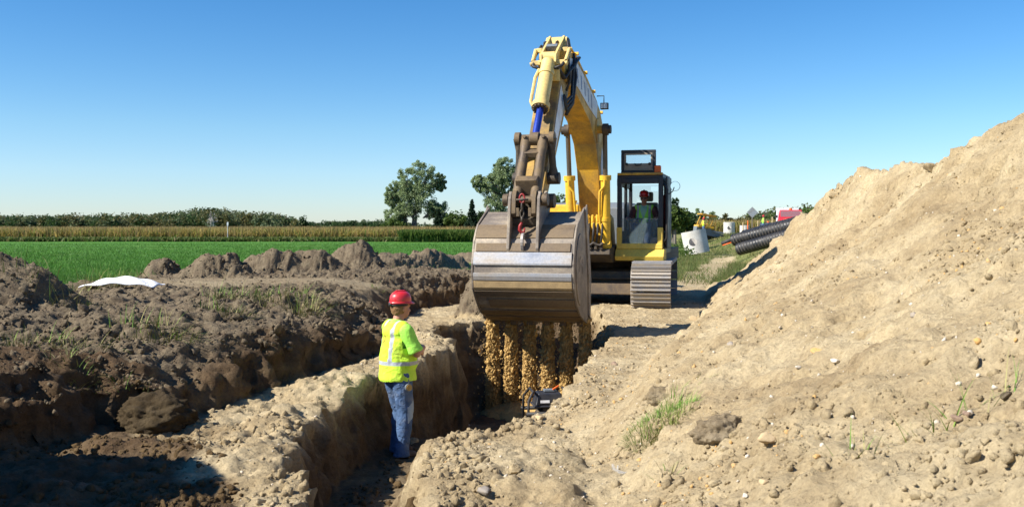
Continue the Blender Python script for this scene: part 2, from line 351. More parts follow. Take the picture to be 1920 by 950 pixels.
def soil_mat(name, attr=True, tint=None):
    m, nt, b = newmat(name)
    n_big = noise_node(nt, 0.9, 5, rough=0.6); n_mid = noise_node(nt, 6, 6, rough=0.65); n_fine = noise_node(nt, 45, 6, rough=0.75); n_gr = noise_node(nt, 160, 3)
    sub = ramp(nt, n_big.outputs[0], [(0.3, (0.31, 0.235, 0.135)), (0.47, (0.41, 0.325, 0.195)), (0.62, (0.48, 0.395, 0.25)), (0.75, (0.40, 0.295, 0.15))]).outputs[0]
    sub = mixc(nt, 1.0, sub, ramp(nt, n_mid.outputs[0], [(0.3, (0.78, 0.76, 0.74)), (0.6, (1.06, 1.05, 1.03))]).outputs[0], 'MULTIPLY')
    topc = ramp(nt, n_mid.outputs[0], [(0.3, (0.12, 0.088, 0.058)), (0.6, (0.185, 0.147, 0.096)), (0.75, (0.24, 0.195, 0.13))]).outputs[0]
    if attr:
        at = N(nt, 'ShaderNodeAttribute', attribute_name='zones'); sp = N(nt, 'ShaderNodeSeparateColor'); nt.links.new(at.outputs[0], sp.inputs[0])
        c = mixc(nt, sp.outputs[0], sub, topc)
        ng = noise_node(nt, 0.35, 6, rough=0.7); ng2 = noise_node(nt, 3.0, 5, rough=0.7, sc3=(1, .25, 1))
        gf = ramp(nt, ng2.outputs[0], [(0.3, (0.045, 0.13, 0.016)), (0.65, (0.085, 0.22, 0.03))]).outputs[0]
        nb_ = noise_node(nt, .5, 4, sc3=(.25, 1.6, 1)); gf = mixc(nt, ramp(nt, nb_.outputs[0], [(.62, (0, 0, 0)), (.70, (.8, .8, .8))]).outputs[0], gf, (.22, .20, .09))
        gr = ramp(nt, ng.outputs[0], [(0.35, (0.10, 0.13, 0.035)), (0.5, (0.17, 0.18, 0.06)), (0.62, (0.23, 0.19, 0.085)), (0.7, (0.13, 0.10, 0.06))]).outputs[0]
        g = mixc(nt, sp.outputs[2], gr, gf)
        c = mixc(nt, sp.outputs[1], c, g)
        ad = N(nt, 'ShaderNodeAttribute', attribute_name='shade_tone'); nd = noise_node(nt, 1.6, 5, sc3=(1, 1, 3)); dm = N(nt, 'ShaderNodeMath', operation='MULTIPLY')
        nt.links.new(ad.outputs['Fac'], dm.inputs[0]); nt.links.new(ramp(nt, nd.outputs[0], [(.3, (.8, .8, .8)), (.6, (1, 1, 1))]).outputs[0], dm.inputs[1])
        c = mixc(nt, dm.outputs[0], c, (0.10, 0.064, 0.035))  # mixes the painted shade into the soil colour
    elif tint == 'top': c = topc
    else: c = sub
    c = mixc(nt, 1.0, c, ramp(nt, n_fine.outputs[0], [(0.3, (0.72, 0.71, 0.70)), (0.62, (1.1, 1.1, 1.1))]).outputs[0], 'MULTIPLY')
    if tint and not isinstance(tint, str): c = mixc(nt, 1.0, c, tint, 'MULTIPLY')
    nt.links.new(c, b.inputs['Base Color']); b.inputs['Roughness'].default_value = 0.95; b.inputs['Specular IOR Level'].default_value = 0.15
    vo = N(nt, 'ShaderNodeTexVoronoi'); vo.inputs['Scale'].default_value = 22; vo.inputs['Randomness'].default_value = 1
    wn = noise_node(nt, 5, 4); tcv = N(nt, 'ShaderNodeTexCoord'); nt.links.new(mixc(nt, .12, tcv.outputs['Object'], wn.outputs[1]), vo.inputs['Vector'])
    p = bump(nt, b, n_mid.outputs[0], 0.6, 0.06); p = bump(nt, b, vo.outputs[0], 0.35, 0.03, p); p = bump(nt, b, n_fine.outputs[0], 0.8, 0.025, p); bump(nt, b, n_gr.outputs[0], 0.5, 0.006, p)
    return m
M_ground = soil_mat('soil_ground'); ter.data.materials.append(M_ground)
M_sub = soil_mat('subsoil', False); M_top = soil_mat('topsoil', False, 'top')
# ------------------------------------------------------------ excavator (local x = forward, y = its left side, z up)
YEL = paint_mat('yellow_paint', (0.80, 0.47, 0.03), (0.30, 0.19, 0.07), 0.55, 2.2, 0.38, bmp=0.08, thr=0.58)
YEL_D = paint_mat('dirty_yellow_paint', (0.72, 0.40, 0.035), (0.24, 0.15, 0.06), 0.8, 2.5, 0.5, bmp=0.15, chip=(0.10, 0.07, 0.05), thr=0.5)
CREAM = paint_mat('faded_yellow_paint', (0.78, 0.58, 0.20), (0.42, 0.30, 0.14), 0.7, 2.5, 0.45, bmp=0.1, thr=0.52)
STEEL = paint_mat('worn_brown_steel', (0.085, 0.062, 0.045), (0.22, 0.155, 0.085), 0.85, 4.0, 0.55, 0.3, 0.35, thr=0.45, chip=(.34, .21, .04))
GRIME = paint_mat('greasy_steel', (0.055, 0.045, 0.038), (0.20, 0.15, 0.09), 0.7, 5.0, 0.55, 0.3, 0.4)
BLACK = paint_mat('black_rubber', (0.018, 0.018, 0.02), (0.10, 0.08, 0.06), 0.3, 4, 0.5, bmp=0.05)
BLKP = paint_mat('black_cab_paint', (0.014, 0.018, 0.028), (0.08, 0.065, 0.05), 0.4, 3, 0.35, bmp=0.02)
BLUE = paint_mat('blue_chrome_rod', (0.03, 0.07, 0.42), (0.02, 0.03, 0.15), 0.3, 3, 0.2, 0.55, 0)
CHROME = paint_mat('dull_chrome_rod', (0.16, 0.13, 0.10), (0.12, 0.09, 0.06), 0.8, 4, 0.35, 0.7, 0.05)
WHITEP = paint_mat('white_panel', (0.72, 0.74, 0.78), (0.36, 0.30, 0.24), 0.6, 2.4, 0.45, bmp=0.05, thr=0.56)
BLUEP = paint_mat('blue_decal', (0.05, 0.13, 0.34), (0.36, 0.36, 0.38), 0.8, 6, 0.5, bmp=0)
REDP = paint_mat('red_paint', (0.55, 0.02, 0.02), (0.25, 0.12, 0.08), 0.5, 3, 0.4)
TRIMB = paint_mat('beige_trim', (0.30, 0.26, 0.21), (0.2, 0.16, 0.12), 0.3, 4, 0.6)
GREYP = paint_mat('grey_paint', (0.16, 0.19, 0.22), (0.2, 0.17, 0.13), 0.4, 3, 0.4)
ORANGE = paint_mat('orange_plastic', (0.85, 0.14, 0.01), (0.4, 0.2, 0.1), 0.3, 3, 0.4, bmp=0)
def glass_mat(name, tint, alpha, rough=0.03):
    m, nt, b = newmat(name); b.inputs['Base Color'].default_value = (*tint, 1); b.inputs['Roughness'].default_value = rough
    b.inputs['Alpha'].default_value = alpha; b.inputs['Specular IOR Level'].default_value = 0.6; return m
GLASS = glass_mat('cab_glass', (0.16, 0.22, 0.24), 0.28); GLASSC = glass_mat('clear_glass', (0.5, 0.65, 0.7), 0.12)
m, nt, b = newmat('mirror'); b.inputs['Metallic'].default_value = 1; b.inputs['Roughness'].default_value = 0.06; b.inputs['Base Color'].default_value = (.8, .85, .9, 1); MIRROR = m
m, nt, b = newmat('chain_red'); b.inputs['Base Color'].default_value = (.28, .02, .02, 1); b.inputs['Roughness'].default_value = .5; CRED = m
# bucket steel: bare polished wear bands, rust, dried mud
m, nt, b = newmat('bucket_steel'); BUCK = m
n1 = noise_node(nt, 2.2, 7, rough=0.7, sc3=(1, .35, 1)); n2 = noise_node(nt, 26, 6, rough=0.75); n3 = noise_node(nt, 1.1, 4)
c = ramp(nt, n1.outputs[0], [(0.32, (0.115, 0.095, 0.08)), (0.5, (0.23, 0.195, 0.16)), (0.62, (0.36, 0.305, 0.23))]).outputs[0]
c = mixc(nt, 1.0, c, ramp(nt, n2.outputs[0], [(0.3, (0.7, 0.7, 0.7)), (0.65, (1.15, 1.12, 1.08))]).outputs[0], 'MULTIPLY')
nt.links.new(c, b.inputs['Base Color']); b.inputs['Roughness'].default_value = 0.6; b.inputs['Metallic'].default_value = 0.15; bump(nt, b, n2.outputs[0], 0.35, 0.012)
POL = paint_mat('polished_steel_band', (0.46, 0.46, 0.47), (0.34, 0.28, 0.21), 0.95, 3.5, 0.32, 0.55, 0.1, sc3=(1, .3, 1), thr=0.55)
MUD = paint_mat('dried_mud_band', (0.46, 0.33, 0.17), (0.28, 0.20, 0.11), 0.7, 6, 0.9, 0, 0.5, spec=.1)
BRN = paint_mat('brown_steel_band', (0.13, 0.092, 0.058), (0.26, 0.19, 0.11), 0.8, 3, 0.55, 0.25, 0.25, sc3=(1, .3, 1), thr=0.5)

EX = empty('excavator', (1.80, 21.95, 0.1), R(-105), 'large dirty yellow tracked excavator tipping soil into the trench', 'excavator')
dz = -0.1      # heights below are above world zero
def T(pts): return [(a, b_ + dz) for a, b_ in pts]
# boom
BO = [(-.25, 1.6), (-.32, 2.9), (.02, 3.85), (.6, 4.3), (1.6, 4.62), (2.6, 4.87), (3.4, 5.0), (4.15, 4.93), (4.3, 4.68), (4.15, 4.42), (3.0, 4.25), (1.75, 3.92), (1.08, 3.52), (.72, 3.0), (.45, 2.2), (.3, 1.45), (0, 1.35)]
bm_ = MB(); bm_.prism(T(BO), -.235, .235); boom = bm_.build('boom', YEL_D, EX, bevel=0.012)
k = MB()
for s_ in (-1, 1):                                    # flange edges of the box section
    pr = [( .05, 1.6), (-.02, 2.9), (.3, 3.65), (.8, 4.0), (1.7, 4.27), (2.6, 4.53), (3.3, 4.62), (3.9, 4.66)]
k.prism(T([(.35, 3.6), (.95, 3.55), (1.12, 3.78), (1.05, 4.02), (.75, 4.1), (.4, 3.95)]), .238, .25); k.prism(T([(.35, 3.6), (.95, 3.55), (1.12, 3.78), (1.05, 4.02), (.75, 4.1), (.4, 3.95)]), -.25, -.238)
k.build('reinforcing_plate', YEL_D, boom, bevel=0.004)
pnl = MB(); pnl.prism(T([(.9, 4.38), (1.0, 4.05), (1.8, 4.17), (3.0, 4.42), (3.75, 4.5), (3.8, 4.85), (3.3, 4.9), (2.6, 4.78), (1.7, 4.54)]), .239, .244)
pnl.prism(T([(-.1, 1.9), (.25, 1.9), (.5, 3.1), (.35, 3.5), (-.15, 2.9)]), .239, .244)
pn = pnl.build('side_panel', WHITEP, boom)
d_ = MB()
for i in range(5):
    a0 = 1.55 + i * .36; z0 = 4.2 + i * .075
    d_.prism(T([(a0, z0), (a0 + .06, z0 + .01), (a0 + .13, z0 + .27), (a0 + .06, z0 + .26)]), .245, .248)
d_.build('marking', BLUEP, boom)
k = MB(); k.cyl((.9, -.44, 3.83 + dz), (.9, .44, 3.83 + dz), .085, n=18); k.build('cylinder_pin', YEL_D, boom, auto=40)
for s_ in (-1, 1):
    k = MB(); k.cyl((.9, s_ * .36, 3.83 + dz), (.9, s_ * .47, 3.83 + dz), .125, n=20); k.cyl((.9, s_ * .47, 3.83 + dz), (.9, s_ * .53, 3.83 + dz), .09, n=16)
    k.build('pin_boss', GRIME, boom, auto=40)
# pipes and hoses along the top of the boom
k = MB()
for j, yy in enumerate((-.16, -.06, .06, .16)):
    top = [(-.38, 2.2), (-.38, 2.9), (-.05, 3.95), (.6, 4.42), (1.6, 4.72), (2.6, 4.97), (3.3, 5.1)]
    k.tube([(a, yy, z_ + dz + .02 * (j % 2)) for a, z_ in top], .024, 8)
for a, z_ in ((.3, 4.22), (1.2, 4.55), (2.1, 4.8), (3.0, 5.02)): k.box((a, 0, z_ + dz + .04), (.06, .5, .05), (0, R(-15), 0))
k.build('oil_pipe', YEL, boom, auto=50)
k = MB()
for j, yy in enumerate((-.12, .02, .15)):
    k.tube([(3.3, yy, 5.1 + dz), (3.6, yy * 1.2, 5.22 + dz), (3.95, yy * 1.6, 5.12 + dz), (4.1, yy * 1.9, 4.75 + dz), (4.12, yy * 2.1, 4.4 + dz), (4.2, yy * 1.8, 4.2 + dz)], .022, 8)
for j in range(3):
    k.tube([(3.2, .27 + .02 * j, 4.95 + dz), (3.75, .30, 4.6 + dz + .05 * j), (3.95, .31, 4.0 + dz + .07 * j), (4.25, .28, 3.85 + dz + .08 * j), (4.35, .25, 4.1 + dz)], .026, 8)
k.build('hose', BLACK, boom, smooth=True)
k = MB(); k.tube([(1.15, .27, 4.5 + dz), (1.15, .42, 4.5 + dz), (1.15, .42, 4.35 + dz)], .012, 6); k.box((1.2, .44, 4.28 + dz), (.1, .16, .13)); wl_ = k.build('work_lamp', BLACK, boom, bevel=.01)
k = MB(); k.box((1.254, .44, 4.28 + dz), (.006, .13, .1)); k.build('lens', MIRROR, wl_)
# stick: along axis a (down) and n (front)
A = Vector((.577, 0, -.816)); Nf = Vector((.816, 0, .577)); T0 = Vector((3.5, 0, 5.26 + dz))
def st(t, n, y=0): v = T0 + A * t + Nf * n; return Vector((v.x, y, v.z))
def stp(pts): return [(st(t, n).x, st(t, n).z) for t, n in pts]
stk = MB(); stk.prism(stp([(0.13, -.18), (.10, .12), (.2, .22), (.7, .20), (1.0, .27), (1.5, .22), (3.7, .13), (3.86, .04), (3.86, -.08), (3.7, -.15), (1.9, -.36), (1.2, -.43), (.85, -.40), (.6, -.34)]), -.20, .20)
stick = stk.build('stick', paint_mat('grimy_yellow_paint', (0.62, 0.36, 0.04), (0.14, 0.10, 0.06), 0.92, 2.2, 0.5, bmp=0.2, chip=(.07, .05, .035), thr=.44), EX, bevel=0.012)
k = MB(); k.prism(stp([(0.17, .215), (.22, .235), (.86, .215), (.86, .2), (.2, .21)]), -.195, .195)
for s_ in (-1, 1): k.prism(stp([(.13, .2), (.16, .235), (.34, .30), (.7, .46), (.95, .56), (1.08, .5), (1.1, .3), (.9, .2)]), s_ * .13 - .02, s_ * .13 + .02)
k.build('tail_bracket', CREAM, stick, bevel=0.006)
k = MB(); k.prism(stp([(.22, .08), (.75, .06), (.8, -.2), (.26, -.12)]), .203, .208); k.prism(stp([(1.3, .14), (2.1, .1), (2.9, .06), (2.9, -.12), (2.0, -.22), (1.35, -.28)]), .203, .208); k.build('side_panel', WHITEP, stick)
for t_, n_, hw_, r_ in ((.85, -.12, .29, .13), (3.74, -.02, .31, .12), (3.27, -.02, .40, .10)): k = MB(); k.cyl(st(t_, n_, -hw_), st(t_, n_, hw_), r_, n=20); k.build('pivot_boss', GRIME, stick, auto=40)
# arm cylinder between boom and stick back is out of view; hoses at stick
k = MB()
for j in range(3): k.tube([st(.5, -.2, .25 + .03 * j), st(.9, .02 + .03 * j, .27 + .02 * j), st(1.2, .2, .24 + .02 * j), st(1.12, .42, .17)], .024, 8)
for s_ in (-1, 1): k.tube([st(.42, .25, s_ * .25), st(.8, .36, s_ * .3), st(1.15, .47, s_ * .26), st(1.2, .46, s_ * .12)], .026, 8)
for j in range(2): k.tube([st(.2, -.2 - .1 * j, .24), st(.7, -.3, .33), st(1.25, -.4 + .05 * j, .32), st(1.6, -.3, .26)], .03, 8)
k.build('hose', BLACK, stick, smooth=True)
k = MB()
for s_ in (-1, 1):
    k.box(st(.62, .33, s_ * .24), (.08, .10, .08)); k.cyl(st(.62, .34, s_ * .2), st(.62, .34, s_ * .34), .03); k.cyl(st(.62, .34, s_ * .31), st(.98, .42, s_ * .30), .035, n=12); k.box(st(1.02, .42, s_ * .22), (.09, .16, .08)); k.cyl(st(1.0, .42, s_ * .16), st(1.05, .42, s_ * .34), .04, n=12)
k.box(st(1.22, .3, .05), (.1, .3, .2))
k.build('pipe_fitting', CREAM, stick, bevel=0.01)
k = MB(); k.box(st(.62, .36), (.10, .20, .16), (0, R(35), 0)); k.build('cover_plate', GREYP, stick, bevel=.008)
# bucket cylinder
P1 = st(2.79, .44)
c0 = st(.92, .45); dirc = (P1 - c0).normalized()
bc = MB(); bc.cyl(c0 + dirc * .12, c0 + dirc * 1.16, .125, n=28); bc.cyl(c0 + dirc * .36, c0 + dirc * .44, .14, n=28); bc.cyl(c0 + dirc * 1.1, c0 + dirc * 1.2, .155, n=28)
bc.cyl(c0 - Vector((0, .11, 0)), c0 + Vector((0, .11, 0)), .10, n=20); bc.tube([c0 + dirc * .3 + Vector((.06, -.13, 0)), c0 + dirc * .5 + Vector((.08, -.17, 0)), c0 + dirc * 1.05 + Vector((.08, -.17, 0)), c0 + dirc * 1.14 + Vector((.04, -.13, 0))], .03, 8)
bcy = bc.build('bucket_cylinder', CREAM, EX, auto=35)
k = MB(); k.cyl(c0 + dirc * 1.2, P1, .062, n=24); k.build('piston_rod', BLUE, bcy, auto=35)
k = MB()
pl = dirc.cross(Vector((0, 1, 0))).normalized()
for i in range(12):
    t = i * math.pi / 6; p = c0 + dirc * 1.2 + pl * (.118 * math.cos(t)) + Vector((0, .118 * math.sin(t), 0)); k.cyl(p, p + dirc * .035, .02, n=8)
k.cyl(c0 + dirc * 1.2, c0 + dirc * 1.215, .1, n=24); k.build('gland_bolt', GRIME, bcy)
# linkage
P2 = Vector((6.1, 0, 2.2 + dz)); PI_ = st(3.27, -.02); PB = st(3.74, -.02)
hl = MB()
hd = (P2 - P1).normalized(); hn = hd.cross(Vector((0, 1, 0))).normalized()
for s_ in (-1, 1):
    hl.tube([P1 + Vector((0, s_ * .15, 0)), P1 + hd * .3 + Vector((0, s_ * .145, 0)), P1 + hd * .85 + Vector((0, s_ * .15, 0)), P2 + Vector((0, s_ * .15, 0))], [.10, .078, .085, .09], 12)
hl.box(P1 + hd * .30, (.14, .3, .10), (0, R(28), 0)); hl.box(P1 + hd * .95, (.17, .36, .30), (0, R(28), 0)); hl.cyl(P1 + Vector((0, .08, 0)), P1 + Vector((0, -.08, 0)), .11, n=20)
hlo = hl.build('bucket_link', STEEL, EX, bevel=.012, auto=50)
k = MB(); k.cyl(P1 + Vector((0, -.32, 0)), P1 + Vector((0, .32, 0)), .075, n=20)
for s_ in (-1, 1): k.cyl(P1 + Vector((0, s_ * .25, 0)), P1 + Vector((0, s_ * .335, 0)), .115, n=22)
for s_ in (-1, 1): k.cyl(P1 + Vector((.1, s_ * .16, .03)), P1 + Vector((.13, s_ * .16, .035)), .03, n=10)
k.build('link_pin', STEEL, hlo, auto=40)
for s_ in (-1, 1):
    il = MB()
    q0 = P1 + Vector((0, s_ * .27, 0)); q1 = PI_ + Vector((0, s_ * .30, 0))
    il.tube([q0, q0.lerp(q1, .3), q0.lerp(q1, .7), q1], [.105, .06, .06, .10], 10)
    il.build('idler_link', GRIME, EX, auto=50)
# bucket
BK = [(5.52, 2.02), (6.02, 1.80), (6.13, 1.71), (6.24, 1.54), (6.30, 1.38), (6.345, 1.18), (6.35, 0.98), (6.31, .80), (6.20, .66), (6.04, .50), (5.82, .36), (5.52, .25), (5.12, .14)]
HW = .81
def offs(poly, d):
    out = []
    for i, p in enumerate(poly):
        a = Vector(poly[max(i - 1, 0)]); b_ = Vector(poly[min(i + 1, len(poly) - 1)]); t = (b_ - a).normalized(); n = Vector((t.y, -t.x)); out.append((p[0] + n.x * d, p[1] + n.y * d))
    return out
inn = offs(BK, .045)
bk = MB(); bk.prism(T(BK + inn[::-1]), -HW, HW)
bucket = bk.build('bucket', BUCK, EX, bevel=0.004)
def band(i0, f0, i1, f1, th, name, mt, y0=-HW, y1=HW, par=None):
    def at(i, f): return (BK[i][0] + (BK[i + 1][0] - BK[i][0]) * f, BK[i][1] + (BK[i + 1][1] - BK[i][1]) * f)
    pts = [at(i0, f0)] + [BK[i] for i in range(i0 + 1, i1 + 1)] + [at(i1, f1)]
    # outward offset
    o = MB(); ou = offs(pts, -th); o.prism(T(pts + ou[::-1]), y0 + .004, y1 - .004); return o.build(name, mt, bucket, bevel=0.003)
band(1, .1, 2, .75, .016, 'wear_plate', BRN)
band(3, .25, 4, .05, .022, 'wear_strip', BRN, -.78, -.25); band(3, .25, 4, .05, .022, 'wear_strip', BRN, -.24, .27); band(3, .25, 4, .05, .022, 'wear_strip', BRN, .28, .78)
band(4, .12, 5, .12, .028, 'wear_strip', POL)
band(5, .75, 6, .35, .024, 'wear_strip', POL)
band(6, .45, 7, .25, .018, 'mud_cake', MUD)
band(7, .35, 7, .98, .026, 'wear_strip', BRN)
band(8, .3, 9, .2, .02, 'wear_strip', BRN, -.62); band(9, .6, 10, .3, .02, 'wear_strip', BRN); band(10, .6, 11, .3, .02, 'wear_strip', BRN)
sd = [(5.50, 2.06), (6.02, 1.82), (6.13, 1.72), (6.25, 1.54), (6.36, 1.18), (6.36, .98), (6.31, .78), (6.20, .64), (6.04, .48), (5.82, .34), (5.52, .23), (5.1, .12), (5.02, .3), (5.05, .9), (5.2, 1.5), (5.38, 2.1)]
for s_ in (-1, 1):
    k = MB(); k.prism(T(sd), s_ * (HW + .002), s_ * (HW + .034)); k.prism(T([(5.04, .2), (5.16, .28), (5.2, .9), (5.34, 1.5), (5.5, 2.02), (5.36, 2.14), (5.16, 1.5), (4.98, .9)]), s_ * (HW + .034), s_ * (HW + .058))
    so_ = k.build('side_plate', BUCK, bucket, bevel=.006)
    k = MB(); cx_, cz_ = 5.86, 1.08
    k.prism(T([(cx_ + .40 * math.cos(t) * (.9 if math.cos(t) > 0 else 1), cz_ + .58 * math.sin(t)) for t in np.linspace(0, 2 * math.pi, 28)[:-1]]), s_ * (HW + .034), s_ * (HW + .05))
    k.prism(T([(5.97, 1.28), (6.02, 1.28), (6.02, 1.05), (5.97, 1.05)]), s_ * (HW + .05), s_ * (HW + .056)); k.prism(T([(5.70, 1.3), (5.9, 1.3), (5.9, 1.24), (5.76, 1.24), (5.76, 1.17), (5.88, 1.17), (5.88, 1.12), (5.76, 1.12), (5.76, 1.0), (5.70, 1.0)]), s_ * (HW + .05), s_ * (HW + .056))
    k.build('side_wear_plate', BUCK, so_, bevel=.004)
# mounting ears: two outer pairs
for y_ in (-.24, .24):
    k = MB(); k.prism(T([(5.55, 2.28), (5.68, 2.36), (5.85, 2.27), (6.0, 2.30), (6.14, 2.34), (6.22, 2.22), (6.26, 1.9), (6.33, 1.42), (6.30, 1.30), (6.2, 1.5), (6.05, 1.72), (5.55, 1.95), (5.45, 2.1)]), y_ - .025, y_ + .025)
    k.build('mounting_ear', BUCK, bucket, bevel=.008)
k = MB()
for s_ in (-1, 1):
    k.prism(T([(5.98, 2.28), (6.06, 2.36), (6.18, 2.34), (6.24, 2.22), (6.25, 1.98), (6.19, 1.92), (6.12, 2.02), (6.04, 2.12)]), s_ * .165 - .035, s_ * .165 + .035)
    k.box((6.2, s_ * .10, 2.0 + dz), (.08, .05, .14))
k.cyl(P2 - Vector((0, .36, 0)), P2 + Vector((0, .36, 0)), .065, n=18); k.cyl(PB - Vector((0, .36, 0)), PB + Vector((0, .36, 0)), .07, n=18)
for s_ in (-1, 1): k.cyl(P2 + Vector((0, s_ * .28, 0)), P2 + Vector((0, s_ * .37, 0)), .10, n=16); k.cyl(PB + Vector((0, s_ * .29, 0)), PB + Vector((0, s_ * .38, 0)), .12, n=16)
k.build('bucket_pin', STEEL, bucket, bevel=.006, auto=40)
k = MB(); k.box((5.9, 0, 1.95 + dz), (.5, .46, .12), (0, R(25), 0)); k.box((5.75, 0, 2.1 + dz), (.14, .42, .2)); k.build('hinge_box', GRIME, bucket, bevel=.01)
# lifting eye: ring on the back
k = MB()
ring = [(6.27 + .105 * math.cos(t), 1.52 + .15 * math.sin(t)) for t in np.linspace(0, 2 * math.pi, 18)[:-1]]
o_ = len(ring)
for y_ in (0,):
    vs = []; 
    for r_ in (1.0, .52):
        for yy in (y_ - .022, y_ + .022):
            vs += [(6.27 + (x_ - 6.27) * r_, yy, 1.52 + (z_ - 1.52) * r_ + dz) for x_, z_ in ring]
    fs = []
    for i in range(o_):
        j = (i + 1) % o_
        fs += [(i, j, o_ + j, o_ + i), (2 * o_ + i, 3 * o_ + i, 3 * o_ + j, 2 * o_ + j), (i, 2 * o_ + i, 2 * o_ + j, j), (o_ + i, o_ + j, 3 * o_ + j, 3 * o_ + i)]
    k.add(vs, fs)
k.build('lifting_eye', POL, bucket, bevel=.005)
# teeth
for i in range(6):
    y_ = -.72 + i * .288
    k = MB(); k.prism(T([(5.24, .20), (5.24, .10), (5.02, .08), (4.84, .09), (4.84, .115), (5.04, .18)]), y_ - .055, y_ + .055); k.build('tooth', STEEL, bucket, bevel=.008)
# hook and chain on the link
k = MB(); hk = P2 + Vector((.16, -.02, 0))
def link(c, rx, rz, r, ax, mi=0):
    pts = []
    for t in np.linspace(0, 2 * math.pi, 15)[:-1]:
        q = Vector((0, math.cos(t) * rx, math.sin(t) * rz)) if ax else Vector((math.cos(t) * rx, 0, math.sin(t) * rz)); pts.append(c + q)
    k.tube(pts, r, 6, mi, closed=True)
link(hk + Vector((0, 0, .02)), .042, .07, .014, True, 1); link(hk + Vector((0, 0, -.12)), .03, .07, .014, False); link(hk + Vector((0, 0, -.22)), .03, .06, .014, True)
k.cyl(hk + Vector((0, 0, -.27)), hk + Vector((0, 0, -.36)), .022); k.tube([hk + Vector((0, y_, z_)) for y_, z_ in ((0, -.36), (-.035, -.42), (-.04, -.48), (-.01, -.53), (.035, -.51), (.045, -.45))], [.02, .026, .03, .028, .02, .012], 8, 1)
k.box(hk + Vector((0, 0, .0)), (.03, .2, .03)); k.build('lifting_hook', [GRIME, CRED], EX, smooth=True)
# boom cylinders
for s_ in (-1, 1):
    q1 = Vector((.9, s_ * .40, 3.83 + dz)); q0 = Vector((.55, s_ * .37, 1.38 + dz)); d_ = (q1 - q0)
    k = MB(); k.cyl(q0, q0 + d_ * .60, .10, n=24); k.cyl(q0 + d_ * .57, q0 + d_ * .61, .125, n=24); k.cyl(q0 + d_ * .22, q0 + d_ * .25, .115, n=24); k.cyl(q0 - Vector((0, .1, 0)), q0 + Vector((0, .1, 0)), .13, n=20)
    k.tube([q0 + Vector((.09, s_ * -.1, .3)), q0 + d_ * .3 + Vector((.1, s_ * -.12, 0)), q0 + d_ * .47 + Vector((.12, s_ * -.1, 0)), q0 + d_ * .52 + Vector((.13, 0, 0)), q0 + d_ * .57 + Vector((.11, 0, 0))], .028, 8)
    co_ = k.build('boom_cylinder', YEL, EX, auto=35)
    k = MB(); k.cyl(q0 + d_ * .6, q1, .05, n=20); k.cyl(q1 - Vector((0, .05, 0)), q1 + Vector((0, .05, 0)), .1); k.build('piston_rod', CHROME, co_, auto=35)
# upper frame
k = MB(); k.prism(T([(.75, 1.2), (.72, 1.32), (-.1, 1.38), (-3.7, 1.38), (-4.1, 1.2), (-3.7, 1.02), (.3, 1.02)]), -1.5, .48); k.prism(T([(-.25, 1.02), (-3.7, 1.02), (-3.7, 1.3), (-.25, 1.3)]), .48, 1.5)
deck = k.build('slewing_deck', GRIME, EX, bevel=.01)
k = MB(); k.prism(T([(.1, 1.38), (.4, 1.5), (.3, 2.0), (-.1, 2.15), (-.9, 2.0), (-1.2, 1.38)]), -.3, -.25); k.prism(T([(.1, 1.38), (.4, 1.5), (.3, 2.0), (-.1, 2.15), (-.9, 2.0), (-1.2, 1.38)]), .25, .3); k.build('boom_bracket', YEL, deck, bevel=.01)
# valve block & hoses between the boom cylinders
k = MB()
for i in range(7):
    y_ = -.3 + i * .1; k.box((.62, y_, 1.93 + dz - .02 * (i % 2)), (.1, .07, .08 + .10 * (i % 3))); k.cyl((.66, y_, 1.90 + dz), (.66, y_, 2.05 + dz), .026, n=10); k.cyl((.68, y_, 1.72 + dz), (.68, y_, 1.86 + dz), .034, n=10)
for i in (0, 2, 5): k.box((.6, -.27 + i * .11, 1.72 + dz), (.08, .13, .22))
k.box((.5, 0, 1.98 + dz), (.1, .85, .08)); k.tube([(.6, -.3, 1.95 + dz), (.7, -.32, 2.2 + dz), (.66, -.25, 2.35 + dz)], .02, 8)
k.build('pipe_manifold', YEL, EX, bevel=.012)
k = MB()
for i in range(8):
    y_ = -.33 + i * .09 + .01 * (i % 2); k.tube([(.68, y_, 1.86 + dz), (.80 + .03 * (i % 3), y_ + .02, 1.66 + dz), (.74, y_ - .02, 1.42 + dz), (.5, y_ * .8, 1.3 + dz), (.2, y_ * .7, 1.36 + dz)], .023, 8)
k.build('hose', BLACK, EX, smooth=True)
k = MB(); k.tube([(.78, -.35 + i * .07, 1.42 + dz + .03 * math.sin(i * 2)) for i in range(11)], .03, 8)
for i in range(6): k.box((.72, -.3 + .12 * i, 1.36 + dz), (.1, .06, .1))
k.build('grease_lines', GRIME, EX, bevel=.005)
# house behind: right side boxes, engine hood, counterweight
k = MB(); k.box((-.6, -1.05, 1.75 + dz), (1.7, .85, .75)); k.box((-2.0, -1.05, 1.85 + dz), (1.1, .85, .95)); k.build('fuel_tank', YEL, EX, bevel=.03)
k = MB(); k.prism(T([(-1.6, 1.38), (-1.6, 2.25), (-1.9, 2.38), (-3.3, 2.38), (-3.5, 2.2), (-3.5, 1.38)]), -1.48, .5); k.prism(T([(-1.9, 1.38), (-1.9, 2.25), (-2.1, 2.32), (-3.3, 2.32), (-3.4, 1.38)]), .505, 1.05); hood = k.build('engine_hood', GREYP, EX, bevel=.03)
k = MB(); k.cyl((-2.6, -.7, 2.3 + dz), (-2.6, -.7, 2.65 + dz), .06); k.build('exhaust_pipe', GRIME, hood)
k = MB(); k.prism(T([(-3.5, 1.15), (-3.5, 2.3), (-4.1, 2.25), (-4.25, 1.9), (-4.2, 1.2)]), -1.48, .95); k.build('counterweight', YEL, EX, bevel=.06, seg=3)
